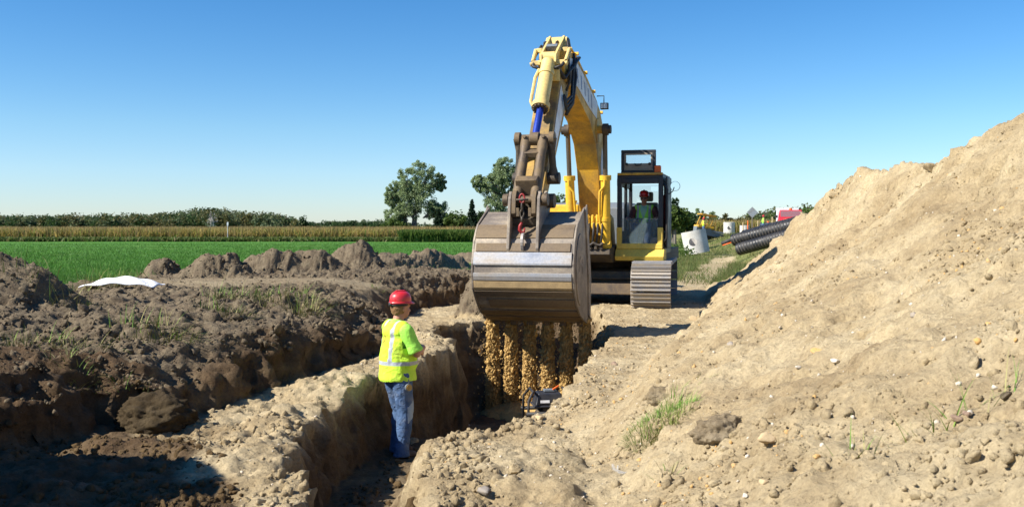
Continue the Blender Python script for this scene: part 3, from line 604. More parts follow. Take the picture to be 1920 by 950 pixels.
# ---- cab
cab = MB(); x0, x1, y0, y1 = -1.75, 0.02, .52, 1.52
zb, zm, zt = 1.28 + dz, 1.78 + dz, 2.9 + dz
for yy in (y0 + .05, y1 - .05):                                     # front posts
    cab.box((x1 - .05, yy, (zm + zt) / 2), (.12, .10, zt - zm)); cab.box((x1 - .95, yy, (zb + zt) / 2 + .1), (.10, .07, zt - zb - .2)); cab.box((x0 + .05, yy, (zb + zt) / 2), (.1, .08, zt - zb))
cab.box(((x0 + x1) / 2, (y0 + y1) / 2, zt - .02), (x1 - x0, y1 - y0, .10)); cab.box((x1 - .04, (y0 + y1) / 2, zt - .11), (.12, y1 - y0 - .18, .12))
for yy in (y0 + .02, y1 - .02): cab.box(((x0 + x1) / 2, yy, zt - .14), (x1 - x0 - .06, .06, .16)); cab.box(((x0 + x1) / 2 - .1, yy, 1.45 + dz), (x1 - x0 - .3, .04, .5))
cab.box((x0 + .04, (y0 + y1) / 2, 1.6 + dz), (.06, y1 - y0 - .1, .75)); cab.box((-.85, 1.02, zb + .03), (1.7, .95, .06))
cabo = cab.build('cab', BLKP, EX, bevel=.02)
k = MB(); k.box((x1 - .0, 1.02, 1.37 + dz), (.14, 1.0, .12)); k.box((x1 + .0, y0 + .055, 1.60 + dz), (.13, .11, .36)); k.box((x1 + .0, y1 - .055, 1.60 + dz), (.13, .11, .36))
k.prism(T([(.07, 1.31), (.20, 1.15), (.16, 1.06), (-.3, 1.06), (-.3, 1.31)]), .50, 1.56); k.build('cab_nose', paint_mat('lemon_yellow_paint', (0.82, 0.58, 0.09), (0.4, 0.28, 0.1), 0.4, 3, 0.4, bmp=.05, thr=.6), cabo, bevel=.012)
k = MB(); k.box((-.85, 1.02, zt + .045), (1.72, .94, .03)); k.box((x1 - .04, 1.02, zt + .04), (.16, .98, .05)); k.build('cab_roof', YEL_D, cabo, bevel=.01)
k = MB(); k.box((x1 + .01, 1.02, 1.70 + dz), (.012, .80, .56)); k.build('lower_windshield', GLASS, cabo)
k = MB(); k.box((x0 + .01, 1.02, 2.35 + dz), (.012, .84, .85)); k.box((-1.35, y1 - .02, 2.3 + dz), (.72, .01, .8)); k.box((-1.3, y0 + .03, 2.3 + dz), (.72, .01, .8)); k.box((-.48, y0 + .03, 2.2 + dz), (.8, .01, 1.1)); k.build('window_pane', GLASSC, cabo)
# upper windshield flipped up, standing over the roof
k = MB(); fx = -.12
fr = [(y0 + .06, 2.93, y1 - .13, 3.46)]
def frame2(k, x, ya, za, yb, zb_, wd, th, mi=0):
    k.box((x, (ya + yb) / 2, za + wd / 2), (th, yb - ya, wd), mi=mi); k.box((x, (ya + yb) / 2, zb_ - wd / 2), (th, yb - ya, wd), mi=mi)
    k.box((x, ya + wd / 2, (za + zb_) / 2), (th, wd, zb_ - za - 2 * wd - .002), mi=mi); k.box((x, yb - wd / 2, (za + zb_) / 2), (th, wd, zb_ - za - 2 * wd - .002), mi=mi)
frame2(k, fx, y0 + .07, 2.95 + dz, y1 - .17, 3.47 + dz, .07, .07); hat = k.build('roof_hatch', BLKP, cabo, bevel=.01)
k = MB(); frame2(k, fx + .02, y0 + .14, 3.02 + dz, y1 - .24, 3.40 + dz, .04, .05); k.box((fx + .02, 1.0 - .03, 3.11 + dz), (.05, .55, .13)); k.build('hatch_lining', TRIMB, hat, bevel=.01)
k = MB(); k.cyl((fx + .04, .72, 3.16 + dz), (fx + .08, .72, 3.16 + dz), .03); k.build('latch', BLACK, hat); k = MB(); k.cyl((fx + .04, 1.22, 3.16 + dz), (fx + .08, 1.22, 3.16 + dz), .03); k.build('latch', BLACK, hat); k = MB(); k.tube([(fx + .06, .9, 3.17 + dz), (fx + .1, .92, 3.13 + dz), (fx + .1, 1.02, 3.13 + dz), (fx + .06, 1.04, 3.17 + dz)], .012, 6); k.build('grab_handle', BLACK, hat)
k = MB(); k.box((fx, .97, 3.27 + dz), (.008, .56, .2)); k.build('hatch_pane', GLASSC, hat)
k = MB(); k.box((x1 - .06, y1 - .12, zt + .14), (.1, .14, .16)); k.build('beacon', ORANGE, cabo, bevel=.02)
# door folded open along the side, handrail, mirror
k = MB(); k.box((-.45, y1 + .07, 2.1 + dz), (.85, .04, 1.55)); k.build('cab_door', BLKP, cabo, bevel=.02)
k = MB(); k.tube([(x1, y1 + .02, 1.45 + dz), (x1 + .08, y1 + .09, 1.55 + dz), (x1 + .08, y1 + .10, 2.6 + dz), (x1, y1 + .02, 2.72 + dz)], .02, 8); k.build('handrail', BLACK, cabo, smooth=True)
k = MB(); k.tube([(x1, y1 + .05, 2.52 + dz), (x1 + .1, y1 + .15, 2.50 + dz), (x1 + .1, y1 + .22, 2.55 + dz), (x1 + .1, y1 + .25, 2.64 + dz)], .012, 6); k.cyl((x1 + .10, y1 + .27, 2.66 + dz), (x1 + .075, y1 + .27, 2.66 + dz), .105, n=24); mr = k.build('side_mirror', BLACK, cabo, auto=40)
k = MB(); k.cyl((x1 + .104, y1 + .27, 2.66 + dz), (x1 + .10, y1 + .27, 2.66 + dz), .098, n=24); k.build('mirror_glass', MIRROR, mr)
k = MB(); k.box((-.16, 1.32, 2.62 + dz), (.02, .16, .1)); k.build('inner_mirror', MIRROR, cabo)
# controls and seat
k = MB()
for yy in (.93, 1.03): k.tube([(-.2, yy, 1.32 + dz), (-.16, yy, 1.95 + dz)], .012, 6)
for yy in (.72, 1.36): k.tube([(-.45, yy, 1.7 + dz), (-.36, yy, 1.98 + dz)], .018, 8); k.box((-.62, yy, 1.66 + dz), (.5, .14, .16))
k.tube([(-.16, .86, 1.96 + dz), (-.16, 1.10, 1.96 + dz)], .012, 6); k.build('control_levers', GRIME, cabo)
k = MB(); k.box((-.85, 1.03, 1.62 + dz), (.5, .5, .14)); k.box((-1.12, 1.03, 2.0 + dz), (.14, .5, .7), (0, R(-8), 0)); k.box((-1.15, 1.03, 2.48 + dz), (.1, .28, .22)); k.build('seat', paint_mat('seat_grey', (.22, .21, .19), bmp=.1), cabo, bevel=.04, seg=3)
k = MB(); k.tube([(-.9, 1.44, 1.5 + dz), (-.85, 1.45, 2.0 + dz), (-.9, 1.44, 2.5 + dz)], .07, 10); k.build('hanging_jacket', paint_mat('dark_red_cloth', (.16, .02, .02), (.06, .01, .01), .8, 6, .9), cabo, smooth=True)
# ---- undercarriage
k = MB(); k.cyl((-1.2, 0, .78 + dz), (-1.2, 0, 1.03 + dz), .72, n=32); k.build('slewing_ring', GRIME, EX, auto=40)
k = MB(); sc_ = Vector((-1.2, 0, 0)); ry = R(4)
k.prism(T([(.1, .50), (0, .82), (-.5, .88), (-1.9, .88), (-2.4, .80), (-2.5, .5)]), -1.0, 1.0); k.box((-.2, 0, .67 + dz), (.7, 2.0, .05)); k.prism(T([(.35, .33), (.3, .58), (.1, .60), (-.2, .45), (-.2, .33)]), -1.0, 1.0)
k.build('car_body', CREAM if False else STEEL, EX, bevel=.02)
SHOE = paint_mat('worn_track_steel', (0.36, 0.34, 0.32), (0.42, 0.35, 0.26), 0.9, 5, 0.42, 0.35, 0.3, thr=0.45)
def track(yc):
    L, Rr = 1.98, .47; cz_ = .525
    path = []; per = 2 * 2 * L + 2 * math.pi * Rr; n = 47
    root = MB()
    root.box((0, 0, cz_), (2 * L - .2, .34, .34)); 
    for xx in (-L, L): root.cyl((xx, -.14, cz_), (xx, .14, cz_), Rr - .09, n=28)
    for i in range(8): root.cyl((-1.55 + i * .44, -.16, .2), (-1.55 + i * .44, .16, .2), .10, n=16)
    fr_ = root.build('track_frame', GRIME, EX, bevel=.01); fr_.location = (-1.2 , 0, dz); 
    piv = Matrix.Translation((-1.12, 0, dz)) @ Matrix.Rotation(R(4), 4, 'Z') @ Matrix.Translation((0, yc, 0))
    fr_.matrix_local = piv
    def at(s):
        s = s % per
        if s < 2 * L: return Vector((-L + s, 0, cz_ - Rr)), 0
        s -= 2 * L
        if s < math.pi * Rr: t = s / Rr; return Vector((L + Rr * math.sin(t), 0, cz_ - Rr * math.cos(t))), t
        s -= math.pi * Rr
        if s < 2 * L: return Vector((L - s, 0, cz_ + Rr)), math.pi
        s -= 2 * L; t = s / Rr; return Vector((-L - Rr * math.sin(t), 0, cz_ + Rr * math.cos(t))), math.pi + t
    tr_ = MB()
    W = .41; pitch = per / n
    for i in range(n):
        p, t = at((i + .5) * pitch); rot = Matrix.Rotation(-t, 3, 'Y')
        tr_.box(p, (pitch * .93, 2 * W, .035), rot)
        for q, hh in ((-.38, .05), (0, .035), (.38, .03)):
            tr_.box(p + rot @ Vector((q * pitch, 0, -.017 - hh / 2)), (.022, 2 * W - .01, hh), rot, mi=1 if q < -.1 else 0)
        tr_.box(p + rot @ Vector((0, 0, .05)), (pitch * .9, .18, .07), rot)
    b_ = tr_.build('track_shoes', [SHOE, POL], fr_, bevel=.004)
    return fr_
track(1.24); track(-1.24)
YELN = None
EXM = EX.matrix_basis
def exw(v): return Matrix.Translation(EX.location) @ Matrix.Rotation(R(-105), 4, 'Z') @ Vector(v)
# ------------------------------------------------------------ people
def skin_mat(name, c):
    m, nt, b = newmat(name); b.inputs['Base Color'].default_value = (*c, 1); b.inputs['Roughness'].default_value = 0.55
    b.inputs['Subsurface Weight'].default_value = 0.08; b.inputs['Subsurface Radius'].default_value = (.02, .008, .004); return m
SKIN = skin_mat('skin', (0.42, 0.20, 0.12)); SKIND = skin_mat('tanned_skin', (0.38, 0.17, 0.11))
def cloth(name, base, d=(.3, .25, .2), amt=.3, sc_=8, rough=.85, wr=0.5, thr=.56):
    m, nt, b = newmat(name); n1 = noise_node(nt, sc_, 5); n2 = noise_node(nt, 14, 3, dist=1.2); n3 = noise_node(nt, 300, 2)
    r = ramp(nt, n1.outputs[0], [(thr - .1, (0, 0, 0)), (thr + .15, (amt,) * 3)]); nt.links.new(mixc(nt, r.outputs[0], base, d), b.inputs['Base Color'])
    b.inputs['Roughness'].default_value = rough; b.inputs['Specular IOR Level'].default_value = .2
    p = bump(nt, b, n2.outputs[0], wr, .03); bump(nt, b, n3.outputs[0], .2, .002, p); return m
LIME = cloth('lime_vest_fabric', (0.52, 0.80, 0.05), (.55, .55, .2), .25); LIMEG = cloth('green_shirt_fabric', (0.36, 0.80, 0.10), (.3, .5, .1), .2)
SILV = cloth('grey_reflective_tape', (0.40, 0.43, 0.47), (.30, .30, .26), .5, rough=.5, wr=.3); DENIM = cloth('blue_denim', (0.065, 0.115, 0.22), (.30, .30, .28), .55, 5, wr=.8, thr=.6)
DENIML = cloth('pale_denim', (.30, .38, .46)); BOOT = cloth('boot_leather', (.09, .06, .04)); HAIR = cloth('light_brown_hair', (0.20, 0.11, 0.05), (.3, .2, .1), .6, 40)
HELM = paint_mat('red_hard_hat', (0.62, 0.012, 0.02), (.35, .1, .08), .25, 8, .28, bmp=.02, coat=.4)
PATCH = cloth('tan_patch', (.36, .34, .24)); EMB = cloth('dark_red_emblem', (.25, .04, .03)); TEE = cloth('mint_shirt', (.35, .62, .45))
def head(mb, c, f=Vector((1, 0, 0))):
    """head shapes facing local +x around centre c"""
    c = Vector(c)
    mb.ell(c + Vector((-.005, 0, .02)), (.098, .077, .105), 20, 14); mb.ell(c + Vector((.035, 0, -.045)), (.062, .058, .075), 16, 10)
    mb.ell(c + Vector((.05, 0, -.095)), (.034, .034, .028)); mb.cap(c + Vector((.088, 0, -.005)), c + Vector((.108, 0, -.038)), .009, .015)
    mb.ell(c + Vector((.088, 0, -.072)), (.016, .026, .010)); mb.cap(c + Vector((.08, -.04, .022)), c + Vector((.08, .04, .022)), .018, .018)
    for s_ in (-1, 1):
        mb.ell(c + Vector((-.002, s_ * .079, -.012)), (.018, .010, .032), 12, 8); mb.ell(c + Vector((.062, s_ * .042, -.03)), (.024, .02, .022))
    mb.cap(c + Vector((-.02, 0, -.07)), c + Vector((-.035, 0, -.17)), .056, .062)
def hand(mb, w_, d, up, flip=1, curl=.6):
    """palm at w_, fingers along d, back of hand along up"""
    d = Vector(d).normalized(); up = Vector(up); up = (up - d * up.dot(d)).normalized(); sd_ = d.cross(up) * flip
    for t in (-.028, -.01, .01, .028): mb.cap(w_ + d * .01 + sd_ * t * .7, w_ + d * .085 + sd_ * t, .014, .0135)
    for i, (t, L) in enumerate(((-.032, .062), (-.011, .078), (.011, .083), (.032, .070))):
        p0 = w_ + d * .088 + sd_ * t; p1 = p0 + (d - up * curl * .5).normalized() * L * .5; p2 = p1 + (d * .6 - up * curl).normalized() * L * .5
        mb.cap(p0, p1, .0105, .0095); mb.cap(p1, p2, .0095, .008)
    q0 = w_ + d * .025 + sd_ * .032; q1 = q0 + (d * .6 + sd_ * .8 - up * .2).normalized() * .035; q2 = q1 + (d + sd_ * .15 - up * .4).normalized() * .035
    mb.cap(q0, q1, .0125, .0115); mb.cap(q1, q2, .0115, .0095)
def helmet(par, c, tilt=0):
    k = MB(); c = Vector(c); S_ = .90
    n, m_ = 28, 9
    prof = [(1.0, 0), (1.0, .25), (.97, .48), (.88, .70), (.72, .86), (.48, .96), (.2, 1.0)]
    vs = []
    for r_, z_ in prof:
        for i in range(n):
            t = 2 * math.pi * i / n; vs.append(c + Vector((.138 * S_ * r_ * math.cos(t), .118 * S_ * r_ * math.sin(t), .118 * z_)))
    vs.append(c + Vector((0, 0, .119)))
    fs = [(j * n + i, j * n + (i + 1) % n, (j + 1) * n + (i + 1) % n, (j + 1) * n + i) for j in range(len(prof) - 1) for i in range(n)]
    fs += [((len(prof) - 1) * n + i, (len(prof) - 1) * n + (i + 1) % n, len(vs) - 1) for i in range(n)]
    k.add(vs, fs)
    vs = []                                            # brim, longer at the front
    for r_, z_ in ((1.0, .008), (1.09, -.004), (1.08, -.012), (.98, -.004)):
        for i in range(n):
            t = 2 * math.pi * i / n; e = 1 + (.26 if r_ > 1.01 else 0) * max(0, math.cos(t)) ** 2
            vs.append(c + Vector((.138 * S_ * r_ * e * math.cos(t), .118 * S_ * r_ * math.sin(t), z_ - (.012 * max(0, math.cos(t)) if r_ > 1.01 else 0))))
    k.add(vs, [(j * n + i, j * n + (i + 1) % n, ((j + 1) % 4) * n + (i + 1) % n, ((j + 1) % 4) * n + i) for j in range(4) for i in range(n)])
    k.tube([c + Vector((.117, 0, .045)), c + Vector((.095, 0, .092)), c + Vector((.045, 0, .119)), c + Vector((-.045, 0, .119)), c + Vector((-.095, 0, .092)), c + Vector((-.117, 0, .045))], [.006, .012, .014, .014, .012, .006], 10)
    o = k.build('hard_hat', HELM, par, auto=50)
    k = MB(); pts = [c + Vector((.112 * math.cos(t), .094 * math.sin(t), -.028)) for t in np.linspace(R(70), R(290), 16)]
    k.tube(pts, .013, 8); k.tube([p + Vector((0, 0, .012)) for p in pts], .012, 8); k.cyl(c + Vector((-.105, 0, -.022)), c + Vector((-.137, 0, -.022)), .024, n=16); k.build('suspension_band', BLACK, o, smooth=True)
    return o
WX, WY = -1.27, 11.0
WZ = gz1(WX, WY)
PW = empty('person', (WX, WY, WZ), R(33), 'worker in lime vest and jeans standing in the trench with arms folded', 'person')
K = MB()
hips = [Vector((0, s_ * .10, .93)) for s_ in (-1, 1)]; knees = [Vector((.035, -.12, .50)), Vector((.09, .11, .50))]; ank = [Vector((-.02, -.13, .09)), Vector((.06, .13, .09))]
for i in range(2): K.cap(hips[i], knees[i], .09, .06); K.cap(knees[i], ank[i], .058, .045)
K.ell((0, 0, .98), (.13, .17, .14)); K.ell((.03, 0, 1.12), (.15, .17, .17)); K.ell((0, 0, 1.32), (.13, .185, .17)); K.cap((0, -.16, 1.43), (0, .16, 1.43), .06, .06)
K.cap((-.01, 0, 1.45), (.02, 0, 1.56), .065, .058); head(K, (.045, 0, 1.655))
sh = [Vector((0, -.215, 1.42)), Vector((0, .215, 1.42))]; el = [Vector((.10, -.27, 1.17)), Vector((.10, .27, 1.17))]; wr_ = [Vector((.30, -.04, 1.20)), Vector((.30, .04, 1.16))]
for i in range(2): K.cap(sh[i], el[i], .056, .046); K.cap(el[i], wr_[i], .048, .032)
hand(K, wr_[0] + Vector((0.0, .01, 0)), (-.12, .9, .1), (.8, .1, .2)); hand(K, wr_[1] + Vector((0.0, -.01, 0)), (-.16, -.9, .06), (.8, -.1, .2), -1)
bodyo = remesh(K, 'body', SKIN, .009, PW, 3)
K = MB()
for i in range(2):
    K.cap(hips[i] + Vector((0, 0, -.02)), knees[i], .125, .092); K.cap(knees[i], ank[i] + Vector((0, 0, .0)), .092, .080); K.cyl(ank[i] + Vector((0, 0, -.06)), ank[i] + Vector((0, 0, .06)), .092, .082, 16)
K.ell((0, 0, .97), (.155, .19, .13))
jn = remesh(K, 'jeans', [DENIM, DENIML], .012, PW, 3, disp=lambda V, N_: V + N_ * (0.012 * fbm(V[:, 0] * 7, V[:, 1] * 7, V[:, 2] * 16 + V[:, 0] * 12, o=3, s=3))[:, None],
            paint=lambda c: 1 if (c.y < -.02 and c.x > .02 and .46 + .7 * (c.x - .1) < c.z < .60 + .9 * (c.x - .05) and c.z > .36) else 0)
K = MB()
for i, a_ in enumerate(ank):
    K = MB(); K.cap(a_ + Vector((-.03, 0, -.035)), a_ + Vector((.15, 0, -.05)), .055, .042); K.cyl(a_ + Vector((0, 0, -.04)), a_ + Vector((0, 0, .06)), .06, .062, 14)
    remesh(K, 'boot', BOOT, .012, PW, 3)
# shirt (sleeves, collar) then the vest over it
K = MB(); K.ell((.0, 0, 1.02), (.165, .20, .2)); K.ell((.035, 0, 1.12), (.18, .195, .19)); K.ell((0, 0, 1.32), (.15, .20, .17)); K.cap((0, -.17, 1.43), (0, .17, 1.43), .075, .075)
for i in range(2): K.cap(sh[i], sh[i].lerp(el[i], .72), .08, .075); K.cyl(sh[i].lerp(el[i], .5), sh[i].lerp(el[i], .95), .075, .086, 16)
K.cyl((-.01, 0, 1.44), (.005, 0, 1.525), .09, .078, 18)
remesh(K, 'shirt', LIMEG, .012, PW, 3, disp=lambda V, N_: V + N_ * (0.010 * fbm(V[:, 0] * 9, V[:, 1] * 9, V[:, 2] * 9, o=3, s=8))[:, None])
K = MB(); K.ell((.01, 0, 1.25), (.185, .225, .22), 24, 14); K.cyl((.0, 0, .86), (.01, 0, 1.22), .20, .20, 26); K.ell((.04, 0, 1.08), (.20, .215, .19)); K.cap((-.01, -.155, 1.43), (-.01, .155, 1.43), .092, .092); K.ell((-.02, 0, 1.38), (.15, .2, .12))
for f in range(len(K.v)):
    v = K.v[f]; K.v[f] = (v[0] * .95, v[1] * (1.06 if v[2] < 1.2 else 1.0), v[2])
def vest_paint(c):
    if 1.035 < c.z < 1.08: return 1
    if abs(abs(c.y) - (.115 + .0)) < .021 and c.z > 1.08: return 1
    if c.x < -.1 and abs(c.y - .02) < .035 and 1.28 < c.z < 1.37 and (vn(c.y * 60, c.z * 60, s=2) > -.05): return 2
    return 0
vs_ = remesh(K, 'safety_vest', [LIME, SILV, EMB], .0105, PW, 4, paint=vest_paint, cut=lambda c: (c.z < .87 and True and c.z < .86) or (c.z > 1.5 and abs(c.y) < .09) or (abs(c.y) > .205 and 1.22 < c.z < 1.45 and c.x > -.06),
             disp=lambda V, N_: V + N_ * (0.026 * fbm(V[:, 0] * 7 + V[:, 2] * 3, V[:, 1] * 7, V[:, 2] * 4.5 + 5, o=4, s=12) * ss(1.5, 1.2, V[:, 2]) + .01 * ss(1.0, .86, V[:, 2]))[:, None])
hc = Vector((.045, 0, 1.655))
K = MB(); K.ell(hc + Vector((-.032, 0, .0)), (.085, .086, .092), 18, 12); K.ell(hc + Vector((-.055, 0, -.045)), (.052, .07, .045), 14, 10)
remesh(K, 'hair', HAIR, .008, PW, 2, disp=lambda V, N_: V + N_ * (0.008 * fbm(V[:, 0] * 60, V[:, 1] * 60, V[:, 2] * 40, o=2, s=4))[:, None], cut=lambda c: c.x > .075)
helmet(PW, hc + Vector((-.005, 0, .062)))
K = MB(); K.tube([(.02, -.205, .90), (.03, -.215, .86), (.01, -.215, .82)], .012, 8); K.cyl((.02, -.20, .80), (.02, -.245, .80), .042, n=20); K.cyl((.02, -.245, .80), (.02, -.252, .80), .032, n=20, mi=1); K.build('tape_measure', [GREYP, paint_mat('brass_face', (.45, .27, .06), bmp=0)], PW, auto=40)
# head turn: the head looks the same way as the body

# operator in the cab (front of the machine = +x)
so_p = exw((-.66, 1.03, 1.69 - .1))
PO = empty('person', so_p, R(-105), 'operator in red hard hat and sunglasses sitting inside the excavator cab', 'person')
K = MB()
K.ell((0, 0, .12), (.14, .17, .13)); K.ell((.02, 0, .32), (.13, .17, .2)); K.cap((0, -.16, .52), (0, .16, .52), .06, .06); K.cap((0, 0, .54), (.03, 0, .64), .06, .055); head(K, (.05, 0, .735))
for s_ in (-1, 1):
    K.cap((.0, s_ * .10, .10), (.46, s_ * .15, .12), .08, .06); K.cap((.46, s_ * .15, .12), (.56, s_ * .13, -.28), .058, .045); K.cap((.56, s_ * .13, -.3), (.68, s_ * .14, -.33), .045, .035)
    K.cap((0, s_ * .22, .50), (.03, s_ * .31, .26), .055, .045); K.cap((.03, s_ * .31, .26), (.33, s_ * .33, .30), .045, .03); hand(K, Vector((.33, s_ * .33, .31)), (1, -s_ * .1, -.1), (0, 0, 1), s_, 1.0)
remesh(K, 'body', SKIND, .011, PO, 3)
K = MB()
for s_ in (-1, 1): K.cap((.0, s_ * .10, .10), (.46, s_ * .15, .12), .105, .085); K.cap((.46, s_ * .15, .12), (.55, s_ * .13, -.24), .085, .07)
K.ell((0, 0, .10), (.16, .19, .13)); remesh(K, 'jeans', [DENIM], .016, PO, 3)
K = MB(); K.ell((.02, 0, .34), (.165, .20, .24)); K.cap((0, -.15, .53), (0, .15, .53), .085, .085)
remesh(K, 'safety_vest', [cloth('bright_green_vest', (.42, .90, .10), (.3, .6, .1), .1), SILV, TEE], .012, PO, 3, paint=lambda c: 1 if abs(abs(c.y) - .13) < .026 and c.x > 0 else (2 if c.x > .05 and abs(c.y) < .075 * min(1, max(0, (c.z - .26) / .22)) + 0.0 and c.z > .26 else 0), cut=lambda c: c.z > .6)
for s_ in (-1, 1):
    K = MB(); K.cap((0, s_ * .215, .50), (.03, s_ * .30, .29), .078, .07)
    remesh(K, 'sleeve', [cloth('maroon_sleeve', (.12, .04, .04))], .014, PO, 2)
helmet(PO, (.045, 0, .80))
K = MB(); K.box((.145, -.035, .737), (.012, .05, .032)); K.box((.145, .035, .737), (.012, .05, .032)); K.tube([(.05, -.085, .745), (.146, -.062, .745), (.15, 0, .747), (.146, .062, .745), (.05, .085, .745)], .004, 6); K.build('sunglasses', BLACK, PO, bevel=.006)

# ------------------------------------------------------------ rammer left in the trench
gx0, gy0 = .47, 12.9; gz0 = gz1(gx0, gy0)
EN = empty('soil_compactor', (gx0, gy0, gz0), R(8), 'black engine powered soil compactor standing in the trench below the falling soil', 'compactor')
H0 = -.36 - gz0 - .0
K = MB(); K.box((0, 0, H0 - .10), (.38, .34, .15), taper=.78); K.box((0, 0, H0 - .19), (.42, .38, .03)); e_ = K.build('engine_cover', BLKP, EN, bevel=.025, seg=3)
K = MB(); K.box((-.07, -.166, H0 - .125), (.12, .006, .035), (R(-14), 0, 0)); K.build('label_plate', WHITEP, e_)
K = MB()
for s_ in (-1, 1):
    K.tube([(s_ * .30, .2, H0 - .45), (s_ * .30, -.22, H0 - .45), (s_ * .29, -.22, H0 - .10), (s_ * .22, -.16, H0 - .0), (s_ * .22, .16, H0 + .0), (s_ * .29, .22, H0 - .1), (s_ * .3, .22, H0 - .45)], .017, 10)
K.tube([(-.32, -.23, H0 - .27), (.32, -.23, H0 - .27)], .027, 10); K.tube([(-.32, .23, H0 - .27), (.32, .23, H0 - .27)], .025, 10); K.build('roll_frame', BLACK, EN, smooth=True)
K = MB(); K.box((.05, 0, H0 - .33), (.30, .3, .24)); K.cyl((-.1, -.18, H0 - .32), (-.1, .1, H0 - .32), .07); K.cyl((.15, -.2, H0 - .38), (.15, .1, H0 - .38), .05); K.build('engine_block', GRIME, EN, bevel=.02)
K = MB(); K.tube([(.02, -.2, H0 - .42), (.1, -.22, H0 - .36), (.2, -.22, H0 - .42), (.26, -.22, H0 - .38)], .016, 8); K.build('fuel_hose', REDP, EN, smooth=True)
K = MB(); K.box((0, 0, H0 - .52), (.62, .55, .12)); K.box((0, 0, H0 - .68), (.74, .70, .22), taper=.85); K.box((0, 0, (H0 - .79) / 2), (.8, .78, H0 - .79)) if H0 > .82 else None; K.build('base_plate', BLKP, EN, bevel=.04, seg=3)
K = MB(); K.cyl((-.42, .1, H0 - .58), (.30, .1, H0 - .58), .17, n=28); K.build('drum', BLACK, EN, bevel=.02)
K = MB(); K.box((.02, 0, H0 - .005), (.16, .1, .03)); K.tube([(.05, -.05, H0 + .01), (.1, -.03, H0 + .035), (.14, 0, H0 + .05)], .014, 6, 1); K.build('handle', [GREYP, ORANGE], EN, bevel=.006)

# red tank behind the track
K = MB(); K.box((0, 0, .38), (1.0, .7, .5)); K.box((0, 0, .66), (1.1, .5, .06)); K.box((-.3, -.1, .08), (.1, .6, .14)); K.box((.3, -.1, .08), (.1, .6, .14))
o = K.build('steel_tank', REDP, None, bevel=.03); o.location = (3.35, 28.5, gz1(3.35, 28.5) + .35); o.rotation_euler = (0, R(-6), R(10)); tag(o, 'red steel tank lying on the ground behind the excavator track', 'tank')
K = MB(); K.cyl((.2, -.36, .38), (.2, -.40, .38), .06); K.build('filler_cap', BLACK, o)

# ------------------------------------------------------------ loose soil, stones
def ico(sub):
    bm = bmesh.new(); bmesh.ops.create_icosphere(bm, subdivisions=sub, radius=1); V = np.array([v.co[:] for v in bm.verts], np.float32); F_ = np.array([[v.index for v in f.verts] for f in bm.faces], np.int32); bm.free(); return V, F_
def rock_shapes(sub, n, rough, seed, flat=1.0):
    V, F_ = ico(sub); out = []
    for i in range(n):
        q = V * (1 + rough * fbm(V[:, 0] * 1.4 + i * 7.7, V[:, 1] * 1.4, V[:, 2] * 1.4 + seed, o=3, s=seed)[:, None])
        r_ = np.random.default_rng(seed + i); q = q * np.array([1, r_.uniform(.65, 1), r_.uniform(.5, .9) * flat])
        for _ in range(8):                      # flat broken faces
            nrm = r_.normal(size=3); nrm /= np.linalg.norm(nrm); dd = q @ nrm; lim = r_.uniform(.38, .72); q = q - np.outer(np.maximum(dd - lim, 0) * .95, nrm)
        out.append(q.astype(np.float32))
    return out, F_
def rand_rot(n, r_):
    q = r_.normal(size=(n, 4)); q /= np.linalg.norm(q, axis=1)[:, None]; a, b_, c_, d_ = q.T
    return np.stack([1 - 2 * (c_ ** 2 + d_ ** 2), 2 * (b_ * c_ - a * d_), 2 * (b_ * d_ + a * c_), 2 * (b_ * c_ + a * d_), 1 - 2 * (b_ ** 2 + d_ ** 2), 2 * (c_ * d_ - a * b_), 2 * (b_ * d_ - a * c_), 2 * (c_ * d_ + a * b_), 1 - 2 * (b_ ** 2 + c_ ** 2)], 1).reshape(n, 3, 3)
def scatter(pos, size, shapes, F_, r_, stretch=None):
    n = len(pos); Rm = rand_rot(n, r_); pick = r_.integers(0, len(shapes), n); S = np.stack(shapes)[pick]
    V = np.einsum('nij,nkj->nki', Rm, S) * size[:, None, None]
    if stretch is not None: V = V * stretch
    V += pos[:, None, :]; k_ = S.shape[1]; FF = F_[None] + (np.arange(n) * k_)[:, None, None]
    return V.reshape(-1, 3), FF.reshape(-1, 3)
r4 = np.random.default_rng(44)
S0, F0 = rock_shapes(1, 14, .9, 3); S1, F1 = rock_shapes(2, 14, .9, 60); S2, F2 = rock_shapes(3, 10, .5, 90)
def sample(n, x0, x1, y0, y1, maskf, yp=1.0):
    out = []
    while sum(map(len, out)) < n:
        u = r4.random(n * 2); y = y0 * (y1 / y0) ** u if yp else y0 + (y1 - y0) * u
        x = r4.uniform(x0, x1, n * 2); keep = r4.random(n * 2) < maskf(x, y); out.append(np.stack([x[keep], y[keep]], 1))
    return np.concatenate(out)[:n]
def put(name, n, x0, x1, y0, y1, maskf, smin, smax, pw, mat, sink=.45, clump=True, sub=0):
    mf = (lambda x, y: maskf(x, y) * ss(-.25, .5, fbm(x * 1.1, y * 1.1, o=3, s=77))) if clump else maskf
    q = sample(n, x0, x1, y0, y1, mf); size = smin * (1 + (r4.pareto(pw, n))); size = np.minimum(size, smax)
    z = gz_at(q[:, 0], q[:, 1]) + size * (.5 - sink); pos = np.stack([q[:, 0], q[:, 1], z], 1)
    Sh, Fh = ((S0, F0), (S1, F1))[sub]
    V, FF = scatter(pos, size, Sh, Fh, r4); return V, FF
def join(parts):
    Vs, Fs, b_ = [], [], 0
    for V, F_ in parts: Vs.append(V); Fs.append(F_ + b_); b_ += len(V)
    return np.concatenate(Vs), np.concatenate(Fs)
m_sub = lambda x, y: (1 - samp(tonly, x, y)) * (1 - samp(grass, x, y)) * (samp(shade_tone, x, y) < .35)
